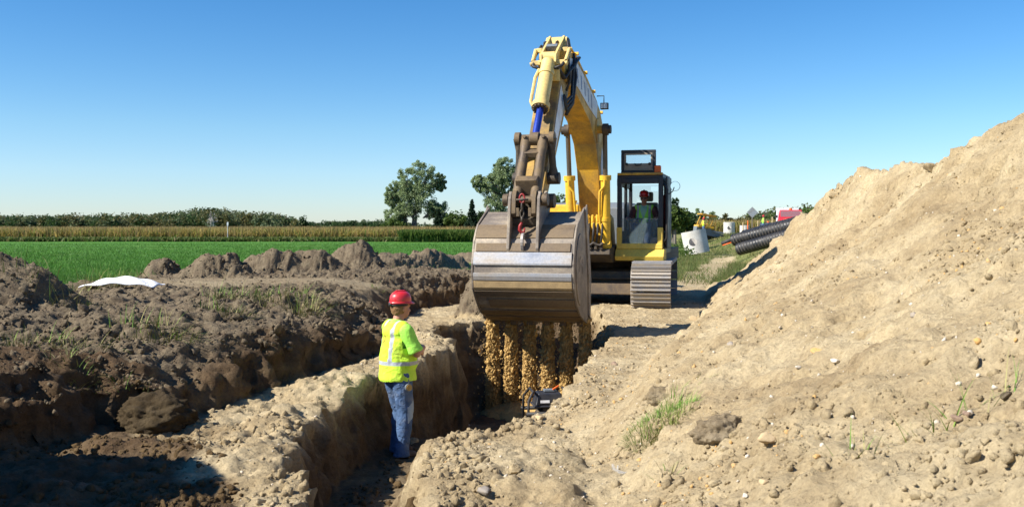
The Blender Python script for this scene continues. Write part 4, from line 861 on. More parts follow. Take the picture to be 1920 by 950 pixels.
m_top = lambda x, y: samp(tonly, x, y) * (1 - .93 * samp(LANE, x, y)) * (1 - samp(grass, x, y))
lip = lambda x, y: ((np.abs(polyx(REDGE, y) - x) < .45) & (y < 10.5) & (x > polyx(REDGE, y) - .1)).astype(float)
V, F_ = join([put('', 15000, -4, 7, 3.4, 24, m_sub, .005, .02, 2.2, None, clump=False), put('', 9000, -3, 7, 3.4, 22, m_sub, .008, .045, 2.0, None),
              put('', 1500, -2, 6, 3.6, 20, lambda x, y: samp(ISM, x, y), .012, .05, 2.2, None, sub=1), put('', 900, -1.5, 1.0, 5.2, 10.6, lip, .010, .05, 1.6, None, sub=1, clump=False),
              put('', 700, -4.6, -.6, 5.5, 18, lambda x, y: (1 - samp(tonly, x, y)) * (x < -1) * (samp(shade_tone, x, y) < .4), .009, .05, 1.8, None, sub=1)])
np_mesh('loose_soil', V, F_, [M_sub])['kind'] = 'stuff'
V, F_ = join([put('', 20000, -9, 1, 6, 34, m_top, .008, .05, 2.0, None, clump=False), put('', 5000, -9, -1, 6, 30, m_top, .014, .075, 2.0, None, sub=1)])
np_mesh('topsoil_clods', V, F_, [M_top])['kind'] = 'stuff'
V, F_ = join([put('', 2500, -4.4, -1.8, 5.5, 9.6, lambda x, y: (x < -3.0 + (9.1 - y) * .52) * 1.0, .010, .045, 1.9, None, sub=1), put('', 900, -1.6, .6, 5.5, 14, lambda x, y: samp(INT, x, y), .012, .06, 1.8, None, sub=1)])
np_mesh('shade_tone_clods', V, F_, [soil_mat('shade_tone_clod_soil', False, (.30, .25, .20))])['kind'] = 'stuff'  # clods darkened to go with the painted shade on floor and trench
PALE = paint_mat('pale_stone', (0.62, 0.56, 0.46), (.4, .32, .22), .6, 9, .8, bmp=.2, spec=.2); OCH = paint_mat('ochre_stone', (0.55, 0.33, 0.12), (.45, .34, .2), .6, 9, .85, bmp=.3, spec=.2)
V, F_ = join([put('', 1500, -2, 7, 4.5, 20, m_sub, .005, .02, 2.2, None, clump=False, sink=.2)]); np_mesh('gravel', V, F_, [PALE])['kind'] = 'stuff'
V, F_ = join([put('', 900, -1, 6, 4.8, 18, m_sub, .008, .03, 2.0, None)]); np_mesh('ochre_gravel', V, F_, [OCH])['kind'] = 'stuff'
# rays to the terrain for things that lie on it
CP = math.cos(R(1.29)); SP = math.sin(R(1.29))
def ray(px, py):
    a = (px - 960) / 1866.7; b_ = -(py - 475) / 1866.7; d = Vector((a, CP + b_ * SP, -SP + b_ * CP)); d /= d.y
    ys_ = np.linspace(4.5, 70, 6000); X = d.x * ys_; Zr = 1.7 + d.z * ys_; h = gz_at(X, ys_); i = int(np.argmax(Zr < h)); return Vector((X[i], ys_[i], h[i]))
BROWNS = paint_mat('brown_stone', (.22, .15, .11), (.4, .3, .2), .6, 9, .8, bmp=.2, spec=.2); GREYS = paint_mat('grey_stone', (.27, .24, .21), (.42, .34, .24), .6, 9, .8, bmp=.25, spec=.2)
TANS = paint_mat('tan_stone', (.50, .38, .22), (.42, .33, .22), .5, 7, .85, bmp=.3, spec=.15)
stones = [  # px, py, radius px, material, flatness, label
 (1440, 822, 27, TANS, .75, 'wedge shaped tan stone right of the brown sod clump on the slope'), (1530, 660, 27, OCH, .45, 'flat orange slab lying alone halfway up the sandy slope'),
 (1431, 928, 20, TANS, .8, 'blocky pale tan stone at the bottom edge of the slope below the wedge stone'), (1395, 932, 12, PALE, .9, 'small rounded pale stone left of the blocky tan stone'),
 (1811, 776, 14, PALE, .8, 'broken two-tone pale stone low on the right of the slope'), (1790, 803, 17, BROWNS, .6, 'smooth brown cobble just below the two-tone pale stone'),
 (1806, 888, 14, BROWNS, .8, 'round reddish brown cobble near the lower right corner'), (1563, 680, 10, PALE, .8, 'small white stone beside the flat orange slab'),
 (1531, 858, 15, OCH, .7, 'half buried ochre stone right of the wedge shaped tan stone'), (1370, 646, 11, GREYS, .8, 'grey stone on the slope above the green grass tuft'),
 (875, 797, 12, PALE, .7, 'angular white stone on top of the trench lip beside the worker'), (775, 828, 18, TANS, .95, 'rounded crumbly clod perched at the trench lip by the worker\'s leg'),
 (1012, 785, 17, TANS, .95, 'crumbly lump on the trench lip in front of the compactor'), (965, 880, 26, TANS, .8, 'broad broken clod with a shadowed underside on the near mound'),
 (865, 875, 19, TANS, .9, 'round tan clod on the near mound left of the broad broken clod'), (800, 868, 13, TANS, .9, 'small tan clod at the left edge of the near mound'),
 (905, 920, 24, GREYS, .6, 'wide flattened grey clod at the bottom of the near mound'), (1300, 600, 14, TANS, .9, 'pale boulder beside the shaded track of the excavator'),
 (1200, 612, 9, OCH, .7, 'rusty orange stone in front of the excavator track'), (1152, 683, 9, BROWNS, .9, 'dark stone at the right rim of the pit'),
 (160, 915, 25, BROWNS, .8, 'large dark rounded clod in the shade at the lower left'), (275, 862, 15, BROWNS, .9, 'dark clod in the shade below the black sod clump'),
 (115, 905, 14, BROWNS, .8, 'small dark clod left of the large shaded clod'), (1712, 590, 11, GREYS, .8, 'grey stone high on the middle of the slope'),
 (1885, 215, 22, BROWNS, .7, 'brown clod capping the top of the spoil heap'), (1745, 318, 24, TANS, .7, 'overhanging crusted clod near the crest of the spoil heap'),
 (1560, 370, 16, TANS, .8, 'rounded clod on the notch of the spoil heap crest'), (1495, 690, 8, PALE, .7, 'tiny white stone below the flat orange slab'),
]
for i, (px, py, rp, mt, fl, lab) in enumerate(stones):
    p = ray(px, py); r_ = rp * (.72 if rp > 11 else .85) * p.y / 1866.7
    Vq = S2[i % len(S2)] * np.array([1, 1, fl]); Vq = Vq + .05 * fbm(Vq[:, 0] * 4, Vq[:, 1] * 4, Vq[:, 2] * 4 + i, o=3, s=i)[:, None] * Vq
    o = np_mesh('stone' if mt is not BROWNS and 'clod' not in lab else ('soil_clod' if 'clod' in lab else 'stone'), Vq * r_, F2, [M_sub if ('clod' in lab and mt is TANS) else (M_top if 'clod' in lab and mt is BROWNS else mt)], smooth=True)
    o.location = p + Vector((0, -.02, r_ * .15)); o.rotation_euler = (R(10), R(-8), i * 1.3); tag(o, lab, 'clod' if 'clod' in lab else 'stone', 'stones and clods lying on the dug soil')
# ---- sod clumps with roots and grass
GRN = paint_mat('green_blades', (0.13, 0.26, 0.035), (.28, .26, .08), .6, 1.5, .6, bmp=0, spec=.3); DRY = paint_mat('straw_blades', (0.36, 0.33, 0.14), (.2, .2, .07), .7, 2, .7, bmp=0, spec=.2)
def blades(n, c, rx, ry, L, r_, w_=.005, droop=.8, lean=(0, 0), ground=True, dirv=None, mixd=.4):
    V, F_, mi = [], [], []
    for i in range(n):
        a = r_.uniform(0, 2 * math.pi); q = math.sqrt(r_.random()); x = c[0] + rx * q * math.cos(a); y = c[1] + ry * q * math.sin(a); z = gz1(x, y) if ground else c[2]
        l = L * r_.uniform(.45, 1.1); th = r_.uniform(0, 2 * math.pi); d = Vector((math.cos(th) * .5 + lean[0] + (x - c[0]) * .8 / max(rx, .01), math.sin(th) * .5 + lean[1] + (y - c[1]) * .5 / max(ry, .01), r_.uniform(.5, 1.3)))
        d.normalize(); p = Vector((x, y, z - .01)); side = Vector((-d.y, d.x, 0)).normalized() * w_ * r_.uniform(.6, 1.4); b0 = len(V); seg = 4
        for s_ in range(seg + 1):
            f = s_ / seg; ww = side * (1 - f * .9); V += [p - ww, p + ww]
            if s_ < seg: F_.append((b0 + 2 * s_, b0 + 2 * s_ + 1, b0 + 2 * s_ + 3, b0 + 2 * s_ + 2)); mi.append(1 if r_.random() < 0 else 0)
            d = (d + Vector((0, 0, -droop / seg * (f + .3)))).normalized(); p = p + d * l / seg
        m_ = 1 if r_.random() < mixd else 0; mi[-seg:] = [m_] * seg
    return V, F_, mi
def tuft(px, py, n, rx, ry, L, label, mixd=.5, droop=.9, lean=(0, 0), w_=.005, group='grass tufts on the dug soil', mound=0, loc=None):
    p = loc or ray(px, py); V, F_, mi = blades(n, p, rx, ry, L, rnd, w_, droop, lean, mixd=mixd)
    V = np.array([v[:] for v in V]) - np.array(p)
    o = np_mesh('grass_tuft', V, np.array(F_), [GRN, DRY], mi=mi); o.location = p; tag(o, label, 'grass tuft', group); return o
tuft(1240, 785, 1300, .26, .30, .13, 'bright green fine grass tuft growing on the sandy slope', .35, 1.3, w_=.0026)
tuft(1275, 752, 260, .25, .16, .18, 'sparser grass fringe just above the bright green tuft', .5, 1.4, (.5, 0), w_=.0026)
tuft(1248, 890, 16, .08, .05, .16, 'small wispy dry sprig below the bright green tuft', .7, .8, w_=.003)
tuft(1800, 948, 34, .35, .08, .26, 'loose green blades poking up at the lower right edge', .25, .8, w_=.003)
tuft(1590, 948, 12, .14, .05, .20, 'few thin blades poking up at the bottom edge', .3, .9, (-.4, 0), w_=.003)
for i, (px, py, n, rx, ry, L, lab, mx) in enumerate([
    (110, 560, 130, .7, .35, .35, 'trampled grass hanging over the dark heap at the left', .6), (205, 535, 220, .55, .3, .42, 'matted grass tuft in front of the white sheet', .5), (150, 548, 90, .5, .25, .35, 'straw coloured grass left of the white sheet', .7),
    (440, 560, 170, .45, .3, .30, 'green tuft on the bank edge left of the middle', .3), (540, 555, 200, .6, .3, .30, 'grass tuft sprawling over the bank edge behind the worker', .5), (575, 590, 120, .3, .2, .35, 'long straw blades drooping down the bank face', .7),
    (290, 630, 200, .5, .3, .28, 'dull tuft on the shaded bank shoulder', .55), (90, 650, 220, .7, .35, .24, 'scruffy grass patch on the dark bank at far left', .55), (140, 695, 60, .3, .15, .2, 'thin sprig on the dark bank face', .6),
    (425, 590, 120, .35, .2, .28, 'green blades hanging off the bank edge', .35), (250, 745, 40, .25, .12, .2, 'short blades on the dark sod clump', .4), (735, 470, 120, .5, .3, .35, 'dry weed on the heap behind the bank', .8), (705, 540, 30, .15, .1, .2, 'small green sprig above the worker\'s hat', .1)]):
    tuft(px, py, n, rx, ry, L, lab, mx, 1.1, (.3, -.3), w_=.0045)
p = ray(285, 800)
def clump(p, r_, mt, label, seed, cat='soil clump'):
    V, F_ = ico(5); V = V * (1 + .55 * fbm(V[:, 0] * 1.5 + seed, V[:, 1] * 1.5, V[:, 2] * 1.5, o=4, s=seed, g=.65)[:, None] + .10 * np.abs(fbm(V[:, 0] * 7, V[:, 1] * 7, V[:, 2] * 7 + seed, o=3, s=seed + 1))[:, None])
    o = np_mesh('sod_clump', V * np.array(r_), F_, [mt], smooth=True); o.location = p; tag(o, label, cat, 'sod clumps'); return o
clump(p + Vector((0, .1, .05)), (.37, .30, .22), soil_mat('black_sod', False, (.16, .145, .13)), 'black sod clump lying on the sunlit ledge at the left', 5)
q = ray(1352, 812); clump(q + Vector((0, .05, -.02)), (.165, .14, .12), soil_mat('grey_sod', False, (.62, .62, .66)), 'grey brown sod clump beside the bright green tuft', 9)
q = ray(1250, 745); clump(q + Vector((0, .1, -.03)), (.15, .12, .10), soil_mat('grey_sod_pale', False, (.66, .66, .68)), 'grey sod lump behind the bright green tuft', 14)
q = ray(1168, 888); CLP = glass_mat('clear_film', (.6, .64, .68), .22, .2)
K = MB(); K.tube([(-.10, 0, .12), (-.09, -.01, .05), (-.04, -.03, .0), (.03, -.03, -.005), (.10, -.02, .012)], [.012, .02, .014, .01, .004], 7); K.tube([(-.05, 0, .10), (-.06, -.02, .04), (0, -.04, .01), (.05, -.035, .015)], [.01, .012, .01, .005], 6)
K.v = [(v[0] * .7, v[1] * .7, v[2] * .45) for v in K.v]
o = K.build('plastic_scrap', CLP, None, smooth=True); o.location = q + Vector((0, -.03, .02)); tag(o, 'crumpled scrap of clear plastic film on the near slope', 'litter')
# ---- falling soil between the bucket teeth
MF = soil_mat('damp_sand', False, (1.22, 1.0, .62))
allp, alls = [], []
for i in range(6):
    n = 12000; u_ = r4.random(n) ** .9; z = .22 - 1.75 * u_; sp_ = .046 + .036 * u_
    th_ = r4.uniform(0, 6.283, n); rr_ = np.sqrt(r4.random(n)) * (.092 + .05 * u_); rr_ = rr_ * (1 + (r4.random(n) < .05) * r4.exponential(.8, n)); y_ = -.84 + i * .325 + rr_ * np.cos(th_); x_ = 5.10 + rr_ * 1.4 * np.sin(th_) - .05 * u_
    allp.append(np.stack([x_, y_, z], 1)); alls.append(.0065 + .007 * r4.pareto(2.2, n))
n = 500; z = .2 - 1.7 * r4.random(n); allp.append(np.stack([5.05 + r4.normal(0, .14, n), r4.uniform(-1.0, 1.15, n), z], 1)); alls.append(.007 + .005 * r4.pareto(2.5, n))
n = 300; allp.append(np.stack([5.0 + r4.normal(0, .1, n), 1.0 + r4.exponential(.16, n), -.35 + r4.normal(0, .3, n)], 1)); alls.append(.008 + .006 * r4.pareto(2.5, n))
ap = np.concatenate(allp); al = np.minimum(np.concatenate(alls), .04)
ang = R(-105); W_ = np.stack([1.8 + ap[:, 0] * math.cos(ang) - ap[:, 1] * math.sin(ang), 21.95 + ap[:, 0] * math.sin(ang) + ap[:, 1] * math.cos(ang), ap[:, 2]], 1)
V, F_ = scatter(W_, al, S0, F0, r4, np.array([1, 1, 1.5])); np_mesh('falling_dirt', V, F_, [MF])['kind'] = 'stuff'
# heap where it lands
bx_ = exw((5.1, 0, 0)); V, F_ = ico(6); V = V * np.array([1.05, .62, .34]); V = V * (1 + .12 * fbm(V[:, 0] * 5, V[:, 1] * 5, V[:, 2] * 5, o=4, s=4))[:, None]
o = np_mesh('dirt_heap', V, F_, [MF], smooth=True); o.location = (bx_.x, bx_.y, -1.55); o.rotation_euler = (0, 0, R(-15)); o['kind'] = 'stuff'
# ---- white sheet on the back of the bank
VV = []; nu, nv = 40, 14
for i in range(nu + 1):
    for j in range(nv + 1):
        u = i / nu; v = j / nv; x = -7.35 + 1.2 * u; z = .17 * math.sin(math.pi * min(1, u * .95 + .03)) ** .8 * math.sin(math.pi * (.08 + .84 * v)) ** .7; VV.append((x, 17.2 + .2 * u + .7 * (v - .5) , .74 + z + .012 * math.sin(u * 17 + v * 9)))
FF = [(i * (nv + 1) + j, (i + 1) * (nv + 1) + j, (i + 1) * (nv + 1) + j + 1, i * (nv + 1) + j + 1) for i in range(nu) for j in range(nv)]
o = np_mesh('white_sheet', VV, FF, [cloth('white_fabric', (.8, .81, .82), (.5, .45, .38), .3)], smooth=True); tag(o, 'arched white fabric sheet half buried on the back of the bank', 'sheet')
md = o.modifiers.new('thick', 'SOLIDIFY'); md.thickness = .012
# ------------------------------------------------------------ vegetation and background
def leaf_mat(name, cols, rough=.6):
    m, nt, b = newmat(name); g = N(nt, 'ShaderNodeNewGeometry'); r = ramp(nt, g.outputs['Random Per Island'], [(i / max(1, len(cols) - 1), c) for i, c in enumerate(cols)])
    nz = noise_node(nt, .35, 3); c = mixc(nt, 1.0, r.outputs[0], ramp(nt, nz.outputs[0], [(.3, (.75, .75, .75)), (.7, (1.15, 1.15, 1.1))]).outputs[0], 'MULTIPLY')
    nt.links.new(c, b.inputs['Base Color']); b.inputs['Roughness'].default_value = rough; b.inputs['Specular IOR Level'].default_value = .25
    tr = N(nt, 'ShaderNodeBsdfTranslucent'); nt.links.new(c, tr.inputs[0]); ms_ = N(nt, 'ShaderNodeMixShader'); ms_.inputs[0].default_value = .42; ou = nt.nodes['Material Output']
    nt.links.new(b.outputs[0], ms_.inputs[1]); nt.links.new(tr.outputs[0], ms_.inputs[2]); nt.links.new(ms_.outputs[0], ou.inputs[0])
    return m
L_COT = leaf_mat('cottonwood_leaves', [(.19, .26, .12), (.26, .34, .16), (.36, .43, .25), (.22, .29, .13)], .45); L_DARK = leaf_mat('dark_leaves', [(.03, .06, .022), (.05, .09, .03), (.075, .12, .04)])
L_CON = leaf_mat('conifer_needles', [(.012, .030, .016), (.025, .05, .022), (.035, .065, .03)]); L_MID = leaf_mat('green_leaves', [(.07, .12, .025), (.10, .16, .035), (.14, .19, .05)])
L_OLV = leaf_mat('olive_leaves', [(.09, .095, .035), (.13, .12, .045), (.16, .135, .05)]); L_FAR = leaf_mat('far_wood_leaves', [(.08, .12, .065), (.12, .155, .075), (.18, .18, .08), (.09, .135, .08)])
BARK = paint_mat('grey_bark', (.22, .19, .16), (.1, .08, .06), .6, 2, .9); BARKW = paint_mat('pale_dead_bark', (.42, .38, .36), (.25, .2, .2), .5, 2, .9)
def leafquads(C_, n_each, spread, size, r_):
    n = len(C_) * n_each; c = np.repeat(np.array(C_), n_each, 0); sp_ = np.repeat(np.array(spread), n_each)[:, None]
    d = r_.normal(size=(n, 3)); d /= np.linalg.norm(d, axis=1)[:, None]; p = c + d * sp_ * (r_.random((n, 1)) ** .45)
    a = r_.normal(size=(n, 3)); a[:, 2] *= .6; a /= np.linalg.norm(a, axis=1)[:, None]; b_ = np.cross(a, r_.normal(size=(n, 3))); b_ /= np.linalg.norm(b_, axis=1)[:, None]
    s_ = size * r_.uniform(.55, 1.3, (n, 1)); V = np.stack([p - a * s_, p - b_ * s_ * .6, p + a * s_, p + b_ * s_ * .6], 1).reshape(-1, 3)
    return V, np.arange(n * 4).reshape(-1, 4)
def tree(name, x, y, lobes, mat, label, leaf, nclump=40, per=26, cs=.22, trunks=1, base=None, bark=None, group='trees beyond the fields', th=.25, trunk_h=None):
    """lobes: (dx, z, rx, rz) crown lobes"""
    z0 = gz1(x, y) if base is None else base; bark = bark or BARK
    root = empty(name, (x, y, z0), 0, label, 'tree', group); r_ = np.random.default_rng(int(abs(x * 91 + y * 7)) + len(label)); C_, S_ = [], []
    tb = MB(); H_ = max(l[1] + l[3] for l in lobes); cxm = sum(l[0] for l in lobes) / len(lobes)
    for t in range(trunks):
        ox = (t - (trunks - 1) / 2) * .5; tops = lobes[t % len(lobes)]; top = Vector((tops[0] * .8, 0, tops[1] + tops[3] * .3)); pts = [Vector((ox, 0, -.2)), Vector((ox * 1.3 + top.x * .25, .1, top.z * .35)), Vector((top.x * .6 + ox, 0, top.z * .7)), top]
        tb.tube(pts, [th, th * .75, th * .5, th * .15], 8)
    for (dx, lz, rx, rz) in lobes:
        for q in range(nclump):
            d = r_.normal(size=3); d /= np.linalg.norm(d); rr = r_.random() ** .35; c = np.array([dx + d[0] * rx * rr, d[1] * rx * rr * .8, lz + d[2] * rz * rr])
            C_.append(c); S_.append(cs * rx * r_.uniform(.5, 1.25))
            if q % 5 == 0: tb.tube([Vector((dx * .4, 0, max(.3, lz - rz * .7))), Vector(((dx + c[0]) * .45, c[1] * .4, (lz - rz * .4 + c[2]) * .5)), Vector(c)], [th * .35, th * .2, th * .05], 5)
    tb.build('trunk', bark, root, smooth=True); V, F_ = leafquads(C_, per, S_, leaf, r_); np_mesh('crown', V, F_, [mat], parent=root); return root
def W(px, Y): return (px - 960) / 1866.7 * Y
def HZ(py, Y): return 1.7 + (433 - py) / 1866.7 * Y
def lob(px, Y, X0, ltop, lbot, wpx, z0):
    """lobe from pixel-like measures, relative to the tree base"""
    zt, zb = HZ(ltop, Y), HZ(lbot, Y); return (W(px, Y) - X0, (zt + zb) / 2 - z0, wpx / 2 / 1866.7 * Y, (zt - zb) / 2)
Y_ = 160; g0 = .2
X0 = W(775, Y_); tree('cottonwood_tree', X0, Y_, [lob(760, Y_, X0, 315, 385, 50, g0), lob(795, Y_, X0, 300, 375, 60, g0), lob(780, Y_, X0, 350, 410, 80, g0), lob(737, Y_, X0, 345, 395, 34, g0), lob(825, Y_, X0, 325, 360, 26, g0), lob(745, Y_, X0, 385, 425, 50, g0), lob(820, Y_, X0, 375, 415, 44, g0)], L_COT,
     'tall airy grey green tree with several stems, left of the excavator arm', .135, 95, 75, .22, 4)
X0 = W(940, Y_ + 4); tree('cottonwood_tree', X0, Y_ + 4, [lob(945, Y_, X0, 292, 350, 52, g0), lob(925, Y_, X0, 320, 375, 50, g0), lob(898, Y_, X0, 325, 360, 32, g0), lob(965, Y_, X0, 310, 380, 50, g0), lob(935, Y_, X0, 360, 415, 60, g0)], L_COT,
     'airy grey green tree partly hidden behind the excavator bucket linkage', .135, 95, 75, .22, 3)
def conifer(px, Y, top, w_, label):
    X0 = W(px, Y); root = empty('conifer_tree', (X0, Y, .2), 0, label, 'tree', 'trees beyond the fields'); r_ = np.random.default_rng(int(px)); H_ = HZ(top, Y) - .2; wr2 = w_ / 2 / 1866.7 * Y
    tb = MB(); tb.cyl((0, 0, 0), (0, 0, H_ * .97), .2, .03, 8); tb.build('trunk', BARK, root); C_, S_ = [], []
    for q in range(230):
        f = r_.random() ** .8; rad = wr2 * (1 - f) * (1 + .25 * math.sin(f * 22)) * math.sqrt(r_.random()); a = r_.uniform(0, 6.28); C_.append((rad * math.cos(a), rad * math.sin(a), .3 + f * (H_ - .4))); S_.append(.16 + .4 * (1 - f))
    V, F_ = leafquads(C_, 22, S_, .15, r_); np_mesh('crown', V, F_, [L_CON], parent=root)
conifer(885, 150, 374, 34, 'pointed dark conifer between the two airy trees'); conifer(822, 152, 392, 32, 'small dark conifer at the foot of the tall airy tree')
for (px, Y, top, bot, w_, mt, lab) in [
    (855, 158, 400, 434, 60, L_MID, 'bushy green tree between the small and the pointed conifer'), (905, 158, 398, 434, 44, L_DARK, 'dark bushy tree right of the pointed conifer'), (985, 158, 392, 434, 60, L_DARK, 'dark bushy tree behind the bucket ears'),
    (1050, 150, 361, 432, 46, L_MID, 'rounded green tree seen between the stick and the boom'), (740, 158, 414, 436, 50, L_MID, 'low green bush at the left foot of the tall airy tree'),
    (1262, 95, 372, 440, 48, L_DARK, 'tall dark tree just right of the excavator cab'), (1266, 85, 384, 432, 52, L_MID, 'broad bright green bush in front of the dark tree beside the cab'), (1288, 110, 392, 436, 34, L_DARK, 'dark tree at the right end of the clump beside the cab'),
    (1305, 190, 392, 434, 22, L_COT, 'slim grey green tree above the leaning concrete pipe'), (1319, 190, 394, 434, 18, L_COT, 'pointed grey green tree left of the yellow grader cab'), (1338, 190, 396, 434, 22, L_COT, 'pointed grey green tree above the yellow grader'),
    (1362, 230, 402, 434, 30, L_OLV, 'round olive tree behind the far concrete pipe'), (1385, 260, 408, 434, 26, L_OLV, 'low round olive tree left of the long wood on the right')]:
    X0 = W(px, Y); z0 = gz1(X0, Y); rx = w_ / 2 / 1866.7 * Y; zt, zb = HZ(top, Y) - z0, max(.2, HZ(bot, Y) - z0); h_ = (zt - zb) / 2
    tree('broadleaf_tree', X0, Y, [(0, zb + h_ * 1.15, rx * .8, h_ * .85), (-rx * .45, zb + h_ * .8, rx * .6, h_ * .7), (rx * .45, zb + h_ * .75, rx * .6, h_ * .7)], mt, lab, .10 + .0009 * Y, 30, 30, .36, 1, th=.16)
# far woods: masses of crowns
def wood(name, px0, px1, Y0, Y1, topf, n, mat_list, leaf, seed, label=None):
    r_ = np.random.default_rng(seed); parts = {i: [] for i in range(len(mat_list))}
    for q in range(n):
        px = r_.uniform(px0, px1); Y = r_.uniform(Y0, Y1); x = W(px, Y); zt = HZ(topf(px) + r_.uniform(-1.5, 5), Y); H_ = max(zt - .2, 2.5); wv = H_ * r_.uniform(.28, .5)
        C_ = []; S_ = []
        for k_ in range(12):
            d = r_.normal(size=3); d /= np.linalg.norm(d); C_.append((x + d[0] * wv, Y + d[1] * wv, .2 + H_ * .58 + d[2] * H_ * .36)); S_.append(wv * r_.uniform(.4, .7))
        C_.append((x, Y, H_ * .25)); S_.append(wv * .9); C_.append((x, Y, H_ * .55)); S_.append(wv * .8)
        parts[int(r_.integers(0, len(mat_list)))].append(leafquads(C_, 22, S_, leaf * .75, r_))
    Vs, Fs, ms, b_ = [], [], [], 0
    for i, L in parts.items():
        for V, F_ in L: Vs.append(V); Fs.append(F_ + b_); ms += [i] * len(F_); b_ += len(V)
    o = np_mesh(name, np.concatenate(Vs), np.concatenate(Fs), mat_list, mi=ms); o['kind'] = 'stuff'; return o
tl = lambda px: np.interp(px, [0, 60, 150, 260, 330, 390, 420, 470, 530, 556], [407, 406, 405, 404, 401, 391, 398, 399, 404, 412])
wood('far_wood', -60, 552, 380, 440, tl, 420, [L_DARK, L_FAR, L_OLV, L_FAR], .65, 5)
wood('distant_wood', 552, 760, 620, 700, lambda p: np.interp(p, [552, 610, 660, 760], [421, 416, 415, 414]), 110, [L_FAR, L_DARK], .9, 6)
wood('roadside_wood', 1385, 1560, 230, 300, lambda p: np.interp(p, [1385, 1410, 1440, 1500, 1560], [412, 403, 398, 394, 390]), 110, [L_FAR, L_MID, L_OLV], .5, 8)
wood('hidden_wood', 700, 1400, 430, 520, lambda p: 418, 160, [L_FAR, L_DARK], .8, 9)
X0 = W(568, 420); tree('broadleaf_tree', X0, 420, [(0, 4.8, 2.1, 2.6), (-.6, 3.6, 1.8, 2.0), (.7, 3.4, 1.8, 2.0)], L_DARK, 'single round dark tree just right of the end of the far wood', .4, 26, 20, .4)
X0 = W(398, 370); tree('dead_tree', X0, 370, [(0, 5.6, 2.2, 3.6)], BARKW, 'pale leafless tree in the middle of the far wood', .16, 60, 6, .3, 3, bark=BARKW, th=.3)
# corn and weeds along the far side of the field
def strips(n, x0, x1, y0, y1, h0, h1, wd, r_, lean=.25, seg=2, topw=.3):
    x = r_.uniform(x0, x1, n); y = r_.uniform(y0, y1, n); z = gz_at(x, y); h = r_.uniform(h0, h1, n); th = r_.uniform(0, np.pi, n); a = np.stack([np.cos(th), np.sin(th), 0 * th], 1) * wd * r_.uniform(.6, 1.3, n)[:, None]
    l = r_.normal(0, lean, (n, 2)) * h[:, None]; p0 = np.stack([x, y, z], 1); p1 = p0 + np.stack([l[:, 0] * .35, l[:, 1] * .35, h * .6], 1); p2 = p0 + np.stack([l[:, 0], l[:, 1], h], 1)
    V = np.stack([p0 - a * .5, p0 + a * .5, p1 + a * .5, p1 - a * .5, p2 + a * .5 * topw, p2 - a * .5 * topw], 1).reshape(-1, 3); k_ = (np.arange(n) * 6)[:, None]
    F_ = np.concatenate([k_ + np.array([[0, 1, 2, 3]]), k_ + np.array([[3, 2, 4, 5]])]); return V, F_
L_CORN = leaf_mat('corn_leaves', [(.18, .24, .05), (.38, .33, .09), (.50, .38, .12), (.14, .24, .05), (.44, .30, .09)]); L_WEED = leaf_mat('weed_leaves', [(.08, .13, .03), (.12, .17, .045), (.20, .19, .08)])
L_TAS = leaf_mat('corn_tassels', [(.34, .26, .12), (.42, .30, .12), (.25, .21, .09)])
r5 = np.random.default_rng(55)
V, F_ = join([strips(52000, -85, 40, 142, 162, 1.2, 2.0, .16, r5, .22), strips(30000, -85, 40, 142, 150, .4, 1.5, .2, r5, .5)]); np_mesh('corn_field', V, F_, [L_CORN])['kind'] = 'stuff'
V, F_ = strips(26000, -85, 40, 141.5, 158, 1.9, 2.25, .06, r5, .08); np_mesh('corn_tassels', V, F_, [L_TAS])['kind'] = 'stuff'
V, F_ = join([strips(16000, -85, 20, 138.5, 141.5, .2, .75, .2, r5, .5)]); np_mesh('field_edge_weeds', V, F_, [L_WEED])['kind'] = 'stuff'
V, F_ = strips(16000, W(755, 136), W(905, 136), 133, 138, .5, 1.75, .16, r5, .3); np_mesh('tall_weeds', V, F_, [L_MID])['kind'] = 'stuff'
# grass of the field and of the rough verge
L_GR = leaf_mat('field_grass', [(.05, .14, .018), (.08, .20, .03), (.11, .24, .045)]); L_RG = leaf_mat('rough_grass', [(.08, .14, .03), (.14, .18, .05), (.24, .21, .09), (.10, .17, .035)])
def gsample(n, y0, y1, mask, pw):
    out = []; c = 0
    while c < n:
        u = r5.random(n * 2); y = (y0 ** (-pw) + u * (y1 ** (-pw) - y0 ** (-pw))) ** (-1 / pw); x = W(r5.uniform(-60, 1980, n * 2), y); k_ = r5.random(n * 2) < mask(x, y); out.append(np.stack([x[k_], y[k_]], 1)); c += k_.sum()
    return np.concatenate(out)[:n]
def grassmesh(q, h0, h1, wd, lean):
    n = len(q); z = gz_at(q[:, 0], q[:, 1]); h = r5.uniform(h0, h1, n); th = r5.uniform(0, np.pi, n); a = np.stack([np.cos(th), np.sin(th), 0 * th], 1) * (wd * (q[:, 1] / 30) ** .6)[:, None]; l = r5.normal(0, lean, (n, 2)) * h[:, None]
    p0 = np.stack([q[:, 0], q[:, 1], z - .01], 1); p2 = p0 + np.stack([l[:, 0], l[:, 1], h], 1); V = np.stack([p0 - a, p0 + a, p2], 1).reshape(-1, 3); return V, np.arange(n * 3).reshape(-1, 3)
V, F_ = grassmesh(gsample(150000, 18, 120, lambda x, y: samp(fieldm, x, y) * (.6 + .4 * ss(-.2, .2, fbm(x * .3, y * .3, o=3, s=5))), 1.0), .06, .17, .012, .5); np_mesh('field_grass', V, F_, [L_GR])['kind'] = 'stuff'
V, F_ = grassmesh(gsample(90000, 22, 120, lambda x, y: samp(grass, x, y) * (1 - samp(fieldm, x, y)) * ss(-.35, .25, fbm(x * .5, y * .5, o=3, s=15)), 1.0), .08, .34, .012, .6); np_mesh('verge_grass', V, F_, [L_RG])['kind'] = 'stuff'
